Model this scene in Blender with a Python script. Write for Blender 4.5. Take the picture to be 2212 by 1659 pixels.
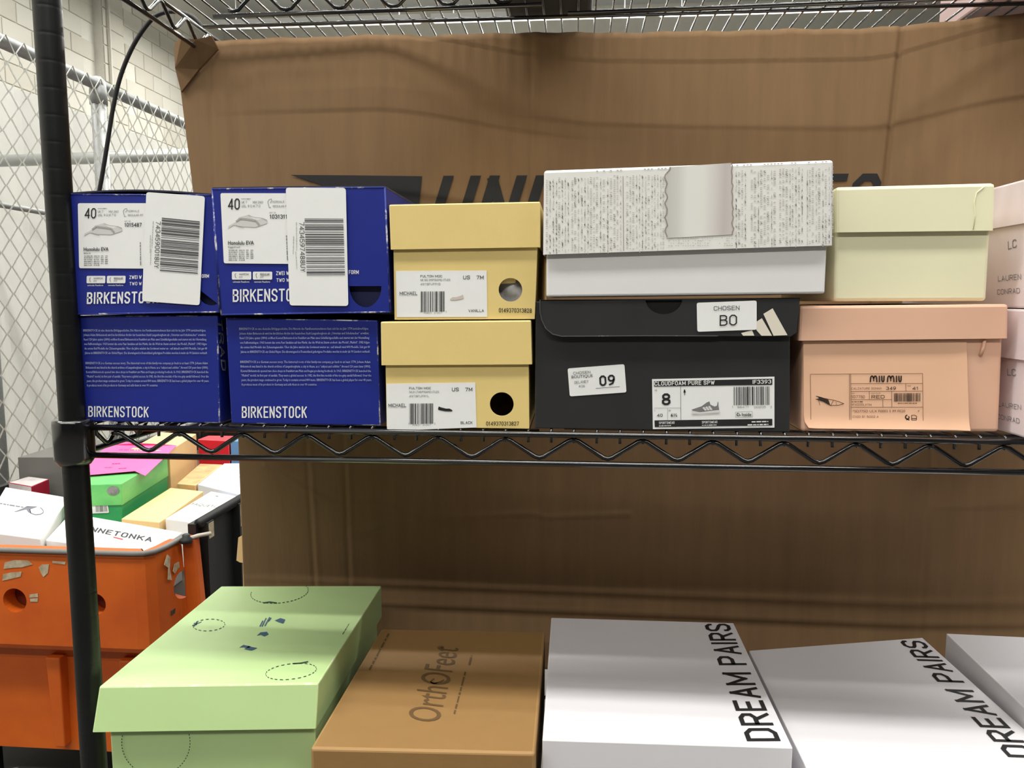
import bpy, bmesh, math, random
import numpy as np
from mathutils import Vector, Matrix
from mathutils.geometry import tessellate_polygon

for o in list(bpy.data.objects): bpy.data.objects.remove(o)
C = bpy.context.scene.collection
scene = bpy.context.scene
random.seed(7)
rng = np.random.default_rng(5)

# ---------------------------------------------------------------- camera
W, H, FPX = 2212, 1659, 1650.0
YAW, PITCH, ROLL = .0818, .1092, .0014
CAM = np.array([.512, -.735, .130])
_cy, _sy, _cp, _sp = math.cos(YAW), math.sin(YAW), math.cos(PITCH), math.sin(PITCH)
FWD = np.array([-_sy*_cp, _cy*_cp, -_sp]); RGT = np.array([_cy, _sy, 0.]); UPV = np.cross(RGT, FWD)
_r, _u = RGT.copy(), UPV.copy()
RGT = math.cos(ROLL)*_r + math.sin(ROLL)*_u
UPV = -math.sin(ROLL)*_r + math.cos(ROLL)*_u
cd = bpy.data.cameras.new('camera'); cam = bpy.data.objects.new('camera', cd); C.objects.link(cam)
cd.sensor_fit = 'HORIZONTAL'; cd.sensor_width = 36.0; cd.lens = 36.0*FPX/W
cd.clip_start = .01; cd.clip_end = 100
M = Matrix.Identity(4)
for i in range(3):
    M[i][0], M[i][1], M[i][2], M[i][3] = RGT[i], UPV[i], -FWD[i], CAM[i]
cam.matrix_world = M
scene.camera = cam

# ---------------------------------------------------------------- world, exposure
wd = bpy.data.worlds.new('world'); scene.world = wd; wd.use_nodes = True
wd.node_tree.nodes['Background'].inputs[0].default_value = (.9, .95, 1, 1)
wd.node_tree.nodes['Background'].inputs[1].default_value = .01
scene.view_settings.view_transform = 'Standard'
scene.view_settings.look = 'None'
scene.view_settings.gamma = 1.0
scene.view_settings.use_curve_mapping = False
scene.view_settings.exposure = -0.32
LIGHT_W = 60.0                       # watts per tube fixture
LIGHT_ROWS = [(-4.05, 1.5, .06), (-.40, .22, .06), (-.88, 1.38, .20), (2.6, 1.3, .06), (5.6, 1.5, .06), (8.6, 2.4, .06)]   # Y of each fixture row, relative power, half width; wide row added to lift box fronts, last row to lift the wall
LIGHT_Z = 3.4

# ---------------------------------------------------------------- pixel -> place helpers
def ray(x, y): return (x-W/2)/FPX*RGT - (y-H/2)/FPX*UPV + FWD
def PY(Y): return (np.array([0, Y, 0.]), np.array([0, -1., 0]))
def PX(X): return (np.array([X, 0, 0.]), np.array([-1. if X > CAM[0] else 1., 0, 0]))
def PZ(Z): return (np.array([0, 0, Z]), np.array([0, 0, 1.]))
def hit(plane, p, off=0.0):
    P, n = plane; d = ray(*p); t = ((P-CAM)@n)/(d@n)
    return CAM + t*d + n*off
def cp(ox, oy, s): return lambda x, y: (ox+x/s, oy+y/s)

# ---------------------------------------------------------------- objects
def link(o, parent=None):
    C.objects.link(o)
    if parent is not None: o.parent = parent
    return o
def rootloc(p):
    while p.parent is not None: p = p.parent
    return np.array(p.location)
def thing(name, label, cat, loc, group=None):
    o = bpy.data.objects.new(name, None); o.empty_display_size = .05
    o.location = [float(v) for v in loc]; link(o); o['label'] = label; o['category'] = cat
    if group: o['group'] = group
    return o
def tag(o, label, cat, group=None):
    o['label'] = label; o['category'] = cat
    if group: o['group'] = group
    return o
def mesh_obj(name, verts, faces, mats, parent=None, fm=None, smooth=False):
    """verts in world coordinates"""
    off = rootloc(parent) if parent is not None else np.zeros(3)
    me = bpy.data.meshes.new(name)
    v = np.asarray(verts, float)-off
    me.from_pydata([tuple(map(float, a)) for a in v], [], [tuple(map(int, f)) for f in faces])
    for m in (mats if isinstance(mats, (list, tuple)) else [mats]): me.materials.append(m)
    if fm is not None: me.polygons.foreach_set('material_index', fm)
    if smooth: me.polygons.foreach_set('use_smooth', [True]*len(me.polygons))
    me.update()
    return link(bpy.data.objects.new(name, me), parent)
def bm_obj(name, bm, mats, parent=None, smooth=False):
    off = rootloc(parent) if parent is not None else np.zeros(3)
    bmesh.ops.recalc_face_normals(bm, faces=bm.faces)
    bmesh.ops.translate(bm, verts=bm.verts, vec=Vector([-float(a) for a in off]))
    me = bpy.data.meshes.new(name); bm.to_mesh(me); bm.free()
    for m in (mats if isinstance(mats, (list, tuple)) else [mats]): me.materials.append(m)
    if smooth: me.polygons.foreach_set('use_smooth', [True]*len(me.polygons))
    return link(bpy.data.objects.new(name, me), parent)
def structure(o): o['kind'] = 'structure'; return o

# ---------------------------------------------------------------- materials
def lin(c):
    return tuple(((v/255)/12.92 if v/255 <= .04045 else ((v/255+.055)/1.055)**2.4) for v in c)
MATS = {}
def mat(name, col, rough=.6, metal=0., var=.0, scale=40., bump=0., bscale=200., spec=.5, stretch=(1, 1, 1), col2=None, coat=0., trans=0., emit=None):
    if name in MATS: return MATS[name]
    m = bpy.data.materials.new(name); m.use_nodes = True; nt = m.node_tree; b = nt.nodes['Principled BSDF']
    c = lin(col); b.inputs['Base Color'].default_value = (*c, 1); b.inputs['Roughness'].default_value = rough
    b.inputs['Metallic'].default_value = metal; b.inputs['Specular IOR Level'].default_value = spec
    if coat: b.inputs['Coat Weight'].default_value = coat; b.inputs['Coat Roughness'].default_value = .15
    if trans: b.inputs['Transmission Weight'].default_value = trans
    if emit: b.inputs['Emission Color'].default_value = (1, 1, 1, 1); b.inputs['Emission Strength'].default_value = emit
    tc = nt.nodes.new('ShaderNodeTexCoord'); mp = nt.nodes.new('ShaderNodeMapping')
    mp.inputs['Scale'].default_value = stretch; nt.links.new(tc.outputs['Object'], mp.inputs['Vector'])
    if var or col2:
        n = nt.nodes.new('ShaderNodeTexNoise'); n.inputs['Scale'].default_value = scale; n.inputs['Detail'].default_value = 5; n.inputs['Roughness'].default_value = .6
        nt.links.new(mp.outputs[0], n.inputs['Vector'])
        r = nt.nodes.new('ShaderNodeValToRGB'); r.color_ramp.elements[0].position = .3; r.color_ramp.elements[1].position = .7
        if col2:
            r.color_ramp.elements[0].color = (*lin(col2), 1); r.color_ramp.elements[1].color = (*c, 1)
        else:
            r.color_ramp.elements[0].color = (*[v*(1-var) for v in c], 1); r.color_ramp.elements[1].color = (*[min(1, v*(1+var)) for v in c], 1)
        nt.links.new(n.outputs['Fac'], r.inputs[0]); nt.links.new(r.outputs[0], b.inputs['Base Color'])
    if bump:
        n2 = nt.nodes.new('ShaderNodeTexNoise'); n2.inputs['Scale'].default_value = bscale; n2.inputs['Detail'].default_value = 4
        nt.links.new(mp.outputs[0], n2.inputs['Vector'])
        bp = nt.nodes.new('ShaderNodeBump'); bp.inputs['Strength'].default_value = bump; bp.inputs['Distance'].default_value = .002
        nt.links.new(n2.outputs['Fac'], bp.inputs['Height']); nt.links.new(bp.outputs[0], b.inputs['Normal'])
    MATS[name] = m; return m
def worn(name, col, wear=(225, 222, 215), amount=.5, rough=.6):
    """paper edge: base colour broken by rubbed-through pale board"""
    if name in MATS: return MATS[name]
    m = mat(name, col, rough=rough); nt = m.node_tree; b = nt.nodes['Principled BSDF']
    tc = nt.nodes.new('ShaderNodeTexCoord'); n = nt.nodes.new('ShaderNodeTexNoise'); n.inputs['Scale'].default_value = 45; n.inputs['Detail'].default_value = 8; n.inputs['Roughness'].default_value = .75
    nt.links.new(tc.outputs['Object'], n.inputs['Vector'])
    r = nt.nodes.new('ShaderNodeValToRGB'); r.color_ramp.elements[0].position = 1-amount-.05; r.color_ramp.elements[1].position = 1-amount+.06
    r.color_ramp.elements[0].color = (*lin(col), 1); r.color_ramp.elements[1].color = (*lin(wear), 1)
    nt.links.new(n.outputs['Fac'], r.inputs[0]); nt.links.new(r.outputs[0], b.inputs['Base Color'])
    return m
INK = mat('black_ink', (28, 27, 28), .6)
INKD = mat('charcoal_ink', (84, 84, 86), .6)
INKG = mat('grey_ink', (120, 120, 120), .7)
INKL = mat('pale_grey_ink', (165, 164, 160), .7)
INKW = mat('white_ink', (232, 232, 230), .6)
INKB = mat('dark_brown_ink', (52, 36, 26), .7)
LABEL = mat('label_paper', (238, 238, 236), .45, var=.012, scale=60)
BLUE = mat('blue_coated_board', (23, 38, 132), .42, var=.05, scale=25, bump=.04)
BLUEW = worn('blue_board_edge', (26, 42, 132), amount=.40)
GOLD = mat('gold_board', (230, 204, 132), .5, var=.02, scale=30, bump=.03, bscale=400)
GOLDE = mat('gold_board_edge', (238, 214, 146), .5)
BLACKB = mat('black_board', (44, 44, 44), .42, var=.1, scale=20, bump=.03)
BLACKW = worn('black_board_edge', (46, 46, 46), (205, 200, 190), .30)
WHITEB = mat('white_board', (228, 227, 226), .5, var=.01, scale=20)
WHITEBL = mat('lavender_white_board', (220, 218, 222), .45, var=.01, scale=12)
LAVE = mat('white_box_edge', (230, 229, 230), .5)
TWEED = mat('tweed_white_board', (232, 231, 226), .5, var=.01, scale=20)
CREAM = mat('cream_board', (240, 236, 200), .5, var=.015, scale=14, bump=.05, bscale=30)
PINK = mat('pink_board', (233, 186, 158), .5, var=.02, scale=14, bump=.05, bscale=40)
PINKL = mat('pink_label_paper', (243, 194, 160), .5, var=.015, scale=20)
BLUSH = mat('blush_board', (232, 217, 219), .5, var=.015, scale=14)
GREEN = mat('mint_board', (184, 212, 148), .55, var=.02, scale=10, bump=.05, bscale=50)
GREENE = worn('mint_board_edge', (198, 226, 160), (225, 226, 205), .42)
KRAFT = mat('kraft_board', (146, 111, 66), .65, var=.03, scale=60, bump=.05, bscale=300)
TAN = mat('tan_board', (232, 198, 140), .6, var=.02, scale=20)
CARD = mat('brown_corrugated_card', (132, 104, 74), .8, var=.07, scale=9, bump=.12, bscale=50, stretch=(6, 6, .6), spec=.25)
CARDE = mat('card_cut_edge', (196, 160, 118), .9, var=.2, scale=300)
BLACKM = mat('black_epoxy_wire', (14, 14, 15), .16, spec=.7, coat=.8, var=.3, scale=60)
BLACKP = mat('black_post_enamel', (13, 14, 14), .38, spec=.45, var=.3, scale=40)
GALV = mat('galvanised_steel', (166, 168, 167), .45, metal=.55, var=.1, scale=60)
MESHW = mat('chain_link_wire', (214, 214, 206), .4, metal=.6, var=.08, scale=80)
RUBBER = mat('black_cable_rubber', (20, 20, 21), .5)
DARKP = mat('dark_plastic', (38, 40, 42), .5, var=.1, scale=20)
INSIDE = mat('dark_box_interior', (24, 22, 22), .9)

# ---------------------------------------------------------------- mesh builders
HEXF = [(0, 1, 2, 3), (7, 6, 5, 4), (0, 4, 5, 1), (1, 5, 6, 2), (2, 6, 7, 3), (3, 7, 4, 0)]
def hexa_bm(P, bev=.0012, seg=2):
    """P: eight corners (four front, four back in the same order)"""
    bm = bmesh.new(); vs = [bm.verts.new(tuple(p)) for p in P]
    for f in HEXF: bm.faces.new([vs[i] for i in f])
    bmesh.ops.recalc_face_normals(bm, faces=bm.faces)
    if bev:
        old = set()
        r = bmesh.ops.bevel(bm, geom=list(bm.edges), offset=bev, segments=seg, profile=.5, affect='EDGES')
        for f in r['faces']: f.material_index = 1
    return bm
def hexa(name, P, mats, parent, bev=.0012, seg=2):
    if not isinstance(mats, (list, tuple)): mats = [mats, mats]
    return bm_obj(name, hexa_bm(P, bev, seg), mats, parent)
def lid_shell(name, P, mats, parent, t=.0018, bev=.0012):
    """open-bottomed lid from outer corners P (front TL,TR,BR,BL then back TL,TR,BR,BL)"""
    P = [np.array(p, float) for p in P]
    c = sum(P)/8
    ex = P[1]-P[0]; ex /= np.linalg.norm(ex); ey = P[4]-P[0]; ey /= np.linalg.norm(ey); ez = P[0]-P[3]; ez /= np.linalg.norm(ez)
    sx = [1, -1, -1, 1]*2; sy = [1]*4+[-1]*4
    I = []
    for i, p in enumerate(P):
        q = p + ex*t*sx[i] + ey*t*sy[i]
        if i % 4 in (0, 1): q = q - ez*t
        I.append(q)
    bm = bmesh.new(); o = [bm.verts.new(tuple(p)) for p in P]; n = [bm.verts.new(tuple(p)) for p in I]
    def F(*a): return bm.faces.new(a)
    F(o[0], o[3], o[2], o[1]); F(o[4], o[5], o[6], o[7]); F(o[0], o[1], o[5], o[4]); F(o[1], o[2], o[6], o[5]); F(o[0], o[4], o[7], o[3])
    F(n[0], n[1], n[2], n[3]); F(n[4], n[7], n[6], n[5]); F(n[0], n[4], n[5], n[1]); F(n[1], n[5], n[6], n[2]); F(n[0], n[3], n[7], n[4])
    F(o[3], n[3], n[2], o[2]); F(o[2], n[2], n[6], o[6]); F(o[6], n[6], n[7], o[7]); F(o[7], n[7], n[3], o[3])
    bmesh.ops.recalc_face_normals(bm, faces=bm.faces)
    if bev:
        es = []
        ov = set(o)
        tops = {o[0], o[1], o[4], o[5]}
        for e in bm.edges:
            a, b_ = e.verts
            if a in ov and b_ in ov and not (a not in tops and b_ not in tops): es.append(e)
        r = bmesh.ops.bevel(bm, geom=es, offset=bev, segments=2, profile=.5, affect='EDGES')
        for f in r['faces']: f.material_index = 1
    if not isinstance(mats, (list, tuple)): mats = [mats, mats]
    return bm_obj(name, bm, mats, parent)
def tube(path, r, n=8, cap=True):
    path = [np.array(p, float) for p in path]
    V, Fc = [], []
    T = [path[min(i+1, len(path)-1)]-path[max(i-1, 0)] for i in range(len(path))]
    T = [t/np.linalg.norm(t) for t in T]
    a = np.array([0, 0, 1.]) if abs(T[0][2]) < .9 else np.array([1., 0, 0])
    N = np.cross(T[0], a); N /= np.linalg.norm(N)
    for i, p in enumerate(path):
        N = N-T[i]*(N@T[i]); N /= np.linalg.norm(N); B = np.cross(T[i], N)
        rr = r[i] if isinstance(r, (list, tuple)) else r
        for k in range(n):
            an = 2*math.pi*k/n; V.append(p+rr*(math.cos(an)*N+math.sin(an)*B))
    for i in range(len(path)-1):
        for k in range(n):
            Fc.append((i*n+k, i*n+(k+1) % n, (i+1)*n+(k+1) % n, (i+1)*n+k))
    if cap: Fc.append(tuple(range(n))[::-1]); Fc.append(tuple((len(path)-1)*n+k for k in range(n)))
    return V, Fc
def tube_obj(name, path, r, m, parent=None, n=8): 
    v, f = tube(path, r, n); return mesh_obj(name, v, f, m, parent, smooth=True)
def lathe(prof, cx, cy, n=24):
    V, Fc = [], []
    for (r, z) in prof:
        for k in range(n):
            a = 2*math.pi*k/n; V.append((cx+r*math.cos(a), cy+r*math.sin(a), z))
    for i in range(len(prof)-1):
        for k in range(n): Fc.append((i*n+k, i*n+(k+1) % n, (i+1)*n+(k+1) % n, (i+1)*n+k))
    Fc.append(tuple(range(n))[::-1]); Fc.append(tuple((len(prof)-1)*n+k for k in range(n)))
    return V, Fc
def slab(poly, n, t, close=True):
    """thin prism: poly = world points of the outer face, n = outward normal"""
    N = len(poly); V = [np.array(p) for p in poly]+[np.array(p)-np.array(n)*t for p in poly]
    F = [tuple(range(N)), tuple(range(2*N-1, N-1, -1))]
    F += [(i, N+i, N+(i+1) % N, (i+1) % N) for i in range(N)]
    return V, F
def rounded(q, r, k=5):
    """round the corners of a 3D quad"""
    out = []; q = [np.array(p, float) for p in q]
    for i in range(4):
        a, b, c_ = q[i-1], q[i], q[(i+1) % 4]
        u = (a-b)/np.linalg.norm(a-b); v = (c_-b)/np.linalg.norm(c_-b)
        for j in range(k+1):
            t = j/k; s = b+u*r; e = b+v*r
            out.append((1-t)**2*s+2*t*(1-t)*b+t*t*e)
    return out
def sheet(name, plane, pts, m, parent, r=0., t=.0003, off=.0004):
    q = [hit(plane, p, off) for p in pts]
    poly = rounded(q, r) if r else q
    v, f = slab(poly, plane[1], t); return mesh_obj(name, v, f, m, parent)

# text and print -------------------------------------------------
_tc = {}
def text_mesh(s, bold):
    k = (s, bold)
    if k in _tc: return _tc[k]
    cu = bpy.data.curves.new('t', 'FONT'); cu.body = s; cu.resolution_u = 4 if len(s) < 30 else 1; cu.offset = bold; cu.fill_mode = 'FRONT'
    ob = bpy.data.objects.new('t', cu); me = bpy.data.meshes.new_from_object(ob)
    v = np.array([tuple(a.co) for a in me.vertices]) if len(me.vertices) else np.zeros((0, 3)); f = [tuple(p.vertices) for p in me.polygons]
    bpy.data.objects.remove(ob); bpy.data.curves.remove(cu); bpy.data.meshes.remove(me)
    _tc[k] = (v, f); return v, f
def capheight():
    v, _ = text_mesh('H', 0.0); return float(v[:, 1].max())
CAPH = capheight()
# plain grotesque capitals drawn as mitred strokes
GL = {'A': [[(0, 0), (.5, 1), (1, 0)], [(.2, .3), (.8, .3)]], 'B': [[(0, 0), (0, 1), (.68, 1), (.95, .88), (.95, .66), (.70, .54), (.1, .54)], [(.60, .54), (.72, .52), (1, .40), (1, .13), (.7, 0), (.1, 0)]],
 'C': [[(1, .80), (1, .86), (.75, 1), (.25, 1), (0, .85), (0, .15), (.25, 0), (.75, 0), (1, .14), (1, .20)]], 'D': [[(0, 0), (0, 1), (.65, 1), (1, .82), (1, .18), (.65, 0), 'z']],
 'E': [[(1, 1), (0, 1), (0, 0), (1, 0)], [(.1, .52), (.85, .52)]], 'F': [[(1, 1), (0, 1), (0, 0)], [(.1, .5), (.85, .5)]], 'H': [[(0, 0), (0, 1)], [(1, 0), (1, 1)], [(.1, .5), (.9, .5)]],
 'I': [[(0, 0), (0, 1)]], 'K': [[(0, 0), (0, 1)], [(1, 1), (.12, .46)], [(.35, .60), (1, 0)]], 'L': [[(0, 1), (0, 0), (1, 0)]], 'M': [[(0, 0), (0, 1), (.5, .25), (1, 1), (1, 0)]], 'N': [[(0, 0), (0, 1), (1, 0), (1, 1)]],
 'O': [[(.25, 0), (0, .15), (0, .85), (.25, 1), (.75, 1), (1, .85), (1, .15), (.75, 0), 'z']], 'P': [[(0, 0), (0, 1), (.68, 1), (1, .87), (1, .60), (.68, .46), (.1, .46)]],
 'R': [[(0, 0), (0, 1), (.68, 1), (1, .87), (1, .62), (.68, .48), (.1, .48)], [(.55, .42), (1, 0)]], 'S': [[(1, .82), (1, .87), (.75, 1), (.25, 1), (0, .86), (0, .66), (.22, .56), (.78, .44), (1, .34), (1, .14), (.75, 0), (.25, 0), (0, .13), (0, .18)]],
 'T': [[(0, 1), (1, 1)], [(.5, .92), (.5, 0)]], 'U': [[(0, 1), (0, .16), (.25, 0), (.75, 0), (1, .16), (1, 1)]], 'V': [[(0, 1), (.5, 0), (1, 1)]], 'W': [[(0, 1), (.26, 0), (.5, .8), (.74, 0), (1, 1)]],
 'X': [[(0, 0), (1, 1)], [(0, 1), (1, 0)]], 'Y': [[(0, 1), (.5, .46), (1, 1)], [(.5, .40), (.5, 0)]], 'Z': [[(0, 1), (1, 1), (0, 0), (1, 0)]],
 '0': [[(.3, 0), (0, .18), (0, .82), (.3, 1), (.7, 1), (1, .82), (1, .18), (.7, 0), 'z']], '1': [[(.1, .78), (.55, 1), (.55, 0)]], '2': [[(0, .75), (.05, .88), (.3, 1), (.7, 1), (.97, .85), (.97, .65), (0, 0), (1, 0)]],
 '3': [[(0, .88), (.25, 1), (.7, 1), (.95, .87), (.95, .65), (.65, .53), (1, .40), (1, .14), (.72, 0), (.25, 0), (0, .13)]], '4': [[(.8, 0), (.8, 1), (0, .27), (1, .27)]],
 '5': [[(.92, 1), (.1, 1), (.05, .55), (.4, .62), (.75, .60), (1, .43), (1, .17), (.72, 0), (.25, 0), (0, .14)]], '6': [[(.85, 1), (.3, .88), (0, .5), (0, .17), (.28, 0), (.72, 0), (1, .17), (1, .42), (.72, .58), (.3, .58), (.06, .45)]],
 '7': [[(0, 1), (1, 1), (.35, 0)]], '8': [[(.3, .54), (.05, .67), (.05, .86), (.3, 1), (.7, 1), (.95, .86), (.95, .67), (.7, .54), 'z'], [(.28, .48), (0, .34), (0, .14), (.28, 0), (.72, 0), (1, .14), (1, .34), (.72, .48), 'z']],
 '9': [[(.15, 0), (.7, .12), (1, .5), (1, .83), (.72, 1), (.28, 1), (0, .83), (0, .58), (.28, .42), (.7, .42), (.94, .55)]]}
def grot(t, Wd, Ht, tw):
    """2D mesh of t in a Wd x Ht box, stroke = tw*Ht"""
    th = tw*Ht; adv = {'I': 0., 'M': 1.35, 'W': 1.45, ' ': .45, '1': .62, 'T': 1.0, 'L': .88, 'E': .9, 'F': .88}
    n = len(t); fl = sum(adv.get(ch, 1.) for ch in t); ns = sum(ch != ' ' for ch in t)
    for it in range(12):
        gap = max(th*.6+.04*Ht, .2*Wd/n); w1 = (Wd-(n-1)*gap-ns*th)/fl if fl else 1.
        if th <= .40*w1 or not fl: break
        th *= .86
    V, F, x, lay = [], [], 0., []
    for ci, ch in enumerate(t):
        w = adv.get(ch, 1.)*w1
        if ch == ' ': x += w+gap; continue
        if fl == 0: x = (Wd-th)/2
        sts = []
        for st in GL[ch]:                       # break strokes at sharp turns
            if st[-1] == 'z': sts.append(st); continue
            cur = [st[0]]
            for i in range(1, len(st)):
                cur.append(st[i])
                if i < len(st)-1:
                    e1 = np.array(st[i])-np.array(st[i-1]); e2 = np.array(st[i+1])-np.array(st[i]); e1 = e1*(w, Ht); e2 = e2*(w, Ht)
                    if e1@e2 < -.25*np.linalg.norm(e1)*np.linalg.norm(e2): sts.append(cur); cur = [st[i]]
            sts.append(cur)
        for si, st in enumerate(sts):
            closed = st[-1] == 'z'; P = [np.array((x+th/2+a*w, th/2+b*(Ht-th))) for a, b in (st[:-1] if closed else st)]
            m = len(P)
            if not closed:
                d = P[0]-P[1]; P[0] = P[0]+d/np.linalg.norm(d)*th/2; d = P[-1]-P[-2]; P[-1] = P[-1]+d/np.linalg.norm(d)*th/2
            o = len(V)
            for i in range(m):
                a = P[i-1] if (i or closed) else None; c_ = P[(i+1) % m] if (i < m-1 or closed) else None
                d1 = (P[i]-a)/np.linalg.norm(P[i]-a) if a is not None else None; d2 = (c_-P[i])/np.linalg.norm(c_-P[i]) if c_ is not None else None
                if d1 is None: d1 = d2
                if d2 is None: d2 = d1
                n1 = np.array((-d1[1], d1[0])); n2 = np.array((-d2[1], d2[0])); mm = n1+n2; L = np.linalg.norm(mm)
                mm = mm/L if L > .05 else n1; sc = min(1/max(.2, mm@n1), 2.0)
                V += [P[i]+mm*th/2*sc, P[i]-mm*th/2*sc]; lay += [si+ci % 2*.5]*2
            for i in range(m if closed else m-1):
                j = (i+1) % m; F.append((o+2*i, o+2*i+1, o+2*j+1, o+2*j))
        x += w+th+gap
    V = np.array(V); V[:, 1] = np.clip(V[:, 1], 0, Ht)
    return V, F, np.array(lay, float)
class Print:
    """collects flat ink shapes on a plane"""
    def __init__(s, plane, off=.0006): s.pl = plane; s.off = off; s.V = []; s.F = []; s.T = []
    def add(s, v, f):
        o = len(s.V); s.V += [np.array(a) for a in v]; s.F += [tuple(i+o for i in g) for g in f]
    def text(s, t, o, u, v, bold=0., fn=None):
        if fn: o, u, v = fn(*o), fn(*u), fn(*v)
        O, U, V = (hit(s.pl, p, s.off) for p in (o, u, v)); U = U-O; V = V-O
        if all(ch in GL or ch == ' ' for ch in t):
            lw, lh = np.linalg.norm(U), np.linalg.norm(V); g, gf, lay = grot(t, lw, lh, .115+bold*2.6)
            s.T.append((O+np.outer(g[:, 0]/lw, U)+np.outer(g[:, 1]/lh, V)+np.outer(lay*.00004, s.pl[1]), gf)); return
        tv, tf = text_mesh(t, 0.)
        if len(tv) == 0: return
        if bold: n0 = len(tv); tf = [tuple(i+k*n0 for i in g) for k in range(4) for g in tf]; tv = np.concatenate([tv+np.array(d) for d in ((-bold, 0, 0), (bold, 0, 0), (0, -bold*.7, 0), (0, bold*.7, 0))])
        x0, x1 = tv[:, 0].min(), tv[:, 0].max()
        lay = np.repeat(np.arange(4 if bold else 1), len(tv)//(4 if bold else 1))*.00006
        s.T.append((O+np.outer((tv[:, 0]-x0)/(x1-x0), U)+np.outer(tv[:, 1]/CAPH, V)+np.outer(lay, s.pl[1]), tf))
    def line(s, t, x0, y0, x1, y1, cap, bold=0., fn=None):
        """baseline x0,y0 -> x1,y1, cap = y of the capital tops above x0"""
        s.text(t, (x0, y0), (x1, y1), (x0, cap), bold, fn)
    def poly(s, pts, fn=None):
        if fn: pts = [fn(*p) for p in pts]
        q = [hit(s.pl, p, s.off) for p in pts]
        tri = tessellate_polygon([[Vector((p[0], p[1], 0)) for p in pts]])
        s.add(q, tri)
    def rect(s, x0, y0, x1, y1, fn=None): s.poly([(x0, y0), (x1, y0), (x1, y1), (x0, y1)], fn)
    def stroke(s, a, b, w, fn=None):
        a, b = np.array(a, float), np.array(b, float); d = b-a; n = np.array([-d[1], d[0]])/max(1e-6, np.linalg.norm(d))*w/2
        s.poly([tuple(a+n), tuple(b+n), tuple(b-n), tuple(a-n)], fn)
    def path(s, pts, w, fn=None):
        for a, b in zip(pts[:-1], pts[1:]): s.stroke(a, b, w, fn)
    def bars(s, TL, TR, BR, BL, n, fn=None, along='x', seed=1):
        """barcode between four corners; bars stacked along x or y"""
        r = random.Random(seed); TL, TR, BR, BL = (np.array(p, float) for p in (TL, TR, BR, BL))
        w = [r.choice((1, 1, 1, 2, 2, 3)) for _ in range(2*n-1)]; tot = sum(w); a = 0
        for i, k in enumerate(w):
            t0, t1 = a/tot, (a+k)/tot; a += k
            if i % 2: continue
            if along == 'x': q = [TL+(TR-TL)*t0, TL+(TR-TL)*t1, BL+(BR-BL)*t1, BL+(BR-BL)*t0]
            else: q = [TL+(BL-TL)*t0, TR+(BR-TR)*t0, TR+(BR-TR)*t1, TL+(BL-TL)*t1]
            s.poly([tuple(p) for p in q], fn)
    def greek(s, x0, y0, x1, y1, h, fn=None, seed=0):
        """illegible small print: word-long dashes"""
        r = random.Random(seed); L = math.hypot(x1-x0, y1-y0); d = ((x1-x0)/L, (y1-y0)/L); a = 0
        while a < L:
            k = min(L-a, h*r.uniform(1., 4.)); s.stroke((x0+d[0]*a, y0+d[1]*a), (x0+d[0]*(a+k), y0+d[1]*(a+k)), h*r.uniform(.6, .9), fn); a += k+h*.6
    def build(s, name, m, parent):
        for v, f in s.T: mesh_obj(name if name != 'small_print' else 'lettering', v, f, m, parent)
        if s.V:
            o = mesh_obj(name if not s.T or name == 'small_print' else 'printed_marks', s.V, s.F, m, parent); o['kind'] = 'stuff'; return o

def front_box(quad, Y, depth, rise=0.):
    """eight corners: photographed front quad (TL,TR,BR,BL) on the plane Y, pushed back by depth"""
    f = [hit(PY(Y), p) for p in quad]
    return f+[p+np.array([0, depth, 0]) for p in f]

# =====================================================================================================
#  ROOM
# =====================================================================================================
FLOOR_Z, CEIL_Z = -1.05, 4.4
X0, X1, YB0, YB1 = -4.85, 7.0, -9.0, 11.0
DIM = mat('dark_unseen_wall', (66, 66, 68), .8, var=.05, scale=3)  # unseen walls, kept dark to cut bounce light in the lower bay
CONC = mat('concrete_floor', (84, 82, 79), .6, var=.12, scale=3, bump=.05, bscale=60)
PAINT = mat('painted_block_wall', (206, 203, 192), .75, var=.03, scale=6, bump=.1, bscale=120)
MORTAR = mat('mortar_joint', (220, 217, 207), .85, var=.04, scale=30)
CEILM = mat('ceiling_deck', (196, 198, 198), .8, var=.06, scale=2)
def plain_box(name, a, b, m, parent=None):
    P = [(a[0], a[1], b[2]), (b[0], a[1], b[2]), (b[0], a[1], a[2]), (a[0], a[1], a[2])]
    P += [(p[0], b[1], p[2]) for p in P]
    bm = hexa_bm(P, 0); return bm_obj(name, bm, m, parent)
structure(plain_box('floor', (X0-.2, YB0-.2, FLOOR_Z-.1), (X1+.2, YB1+.2, FLOOR_Z), CONC))
structure(plain_box('ceiling', (X0-.2, YB0-.2, CEIL_Z), (X1+.2, YB1+.2, CEIL_Z+.1), CEILM))
wall_l = structure(plain_box('wall_left', (X0-.2, YB0, FLOOR_Z), (X0, YB1, CEIL_Z), MORTAR))
structure(plain_box('wall_right', (X1, YB0, FLOOR_Z), (X1+.2, YB1, CEIL_Z), DIM))
structure(plain_box('wall_back', (X0-.2, YB1, FLOOR_Z), (X1+.2, YB1+.2, CEIL_Z), PAINT))
structure(plain_box('wall_front', (X0-.2, YB0-.2, FLOOR_Z), (X1+.2, YB0, CEIL_Z), DIM))
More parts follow.
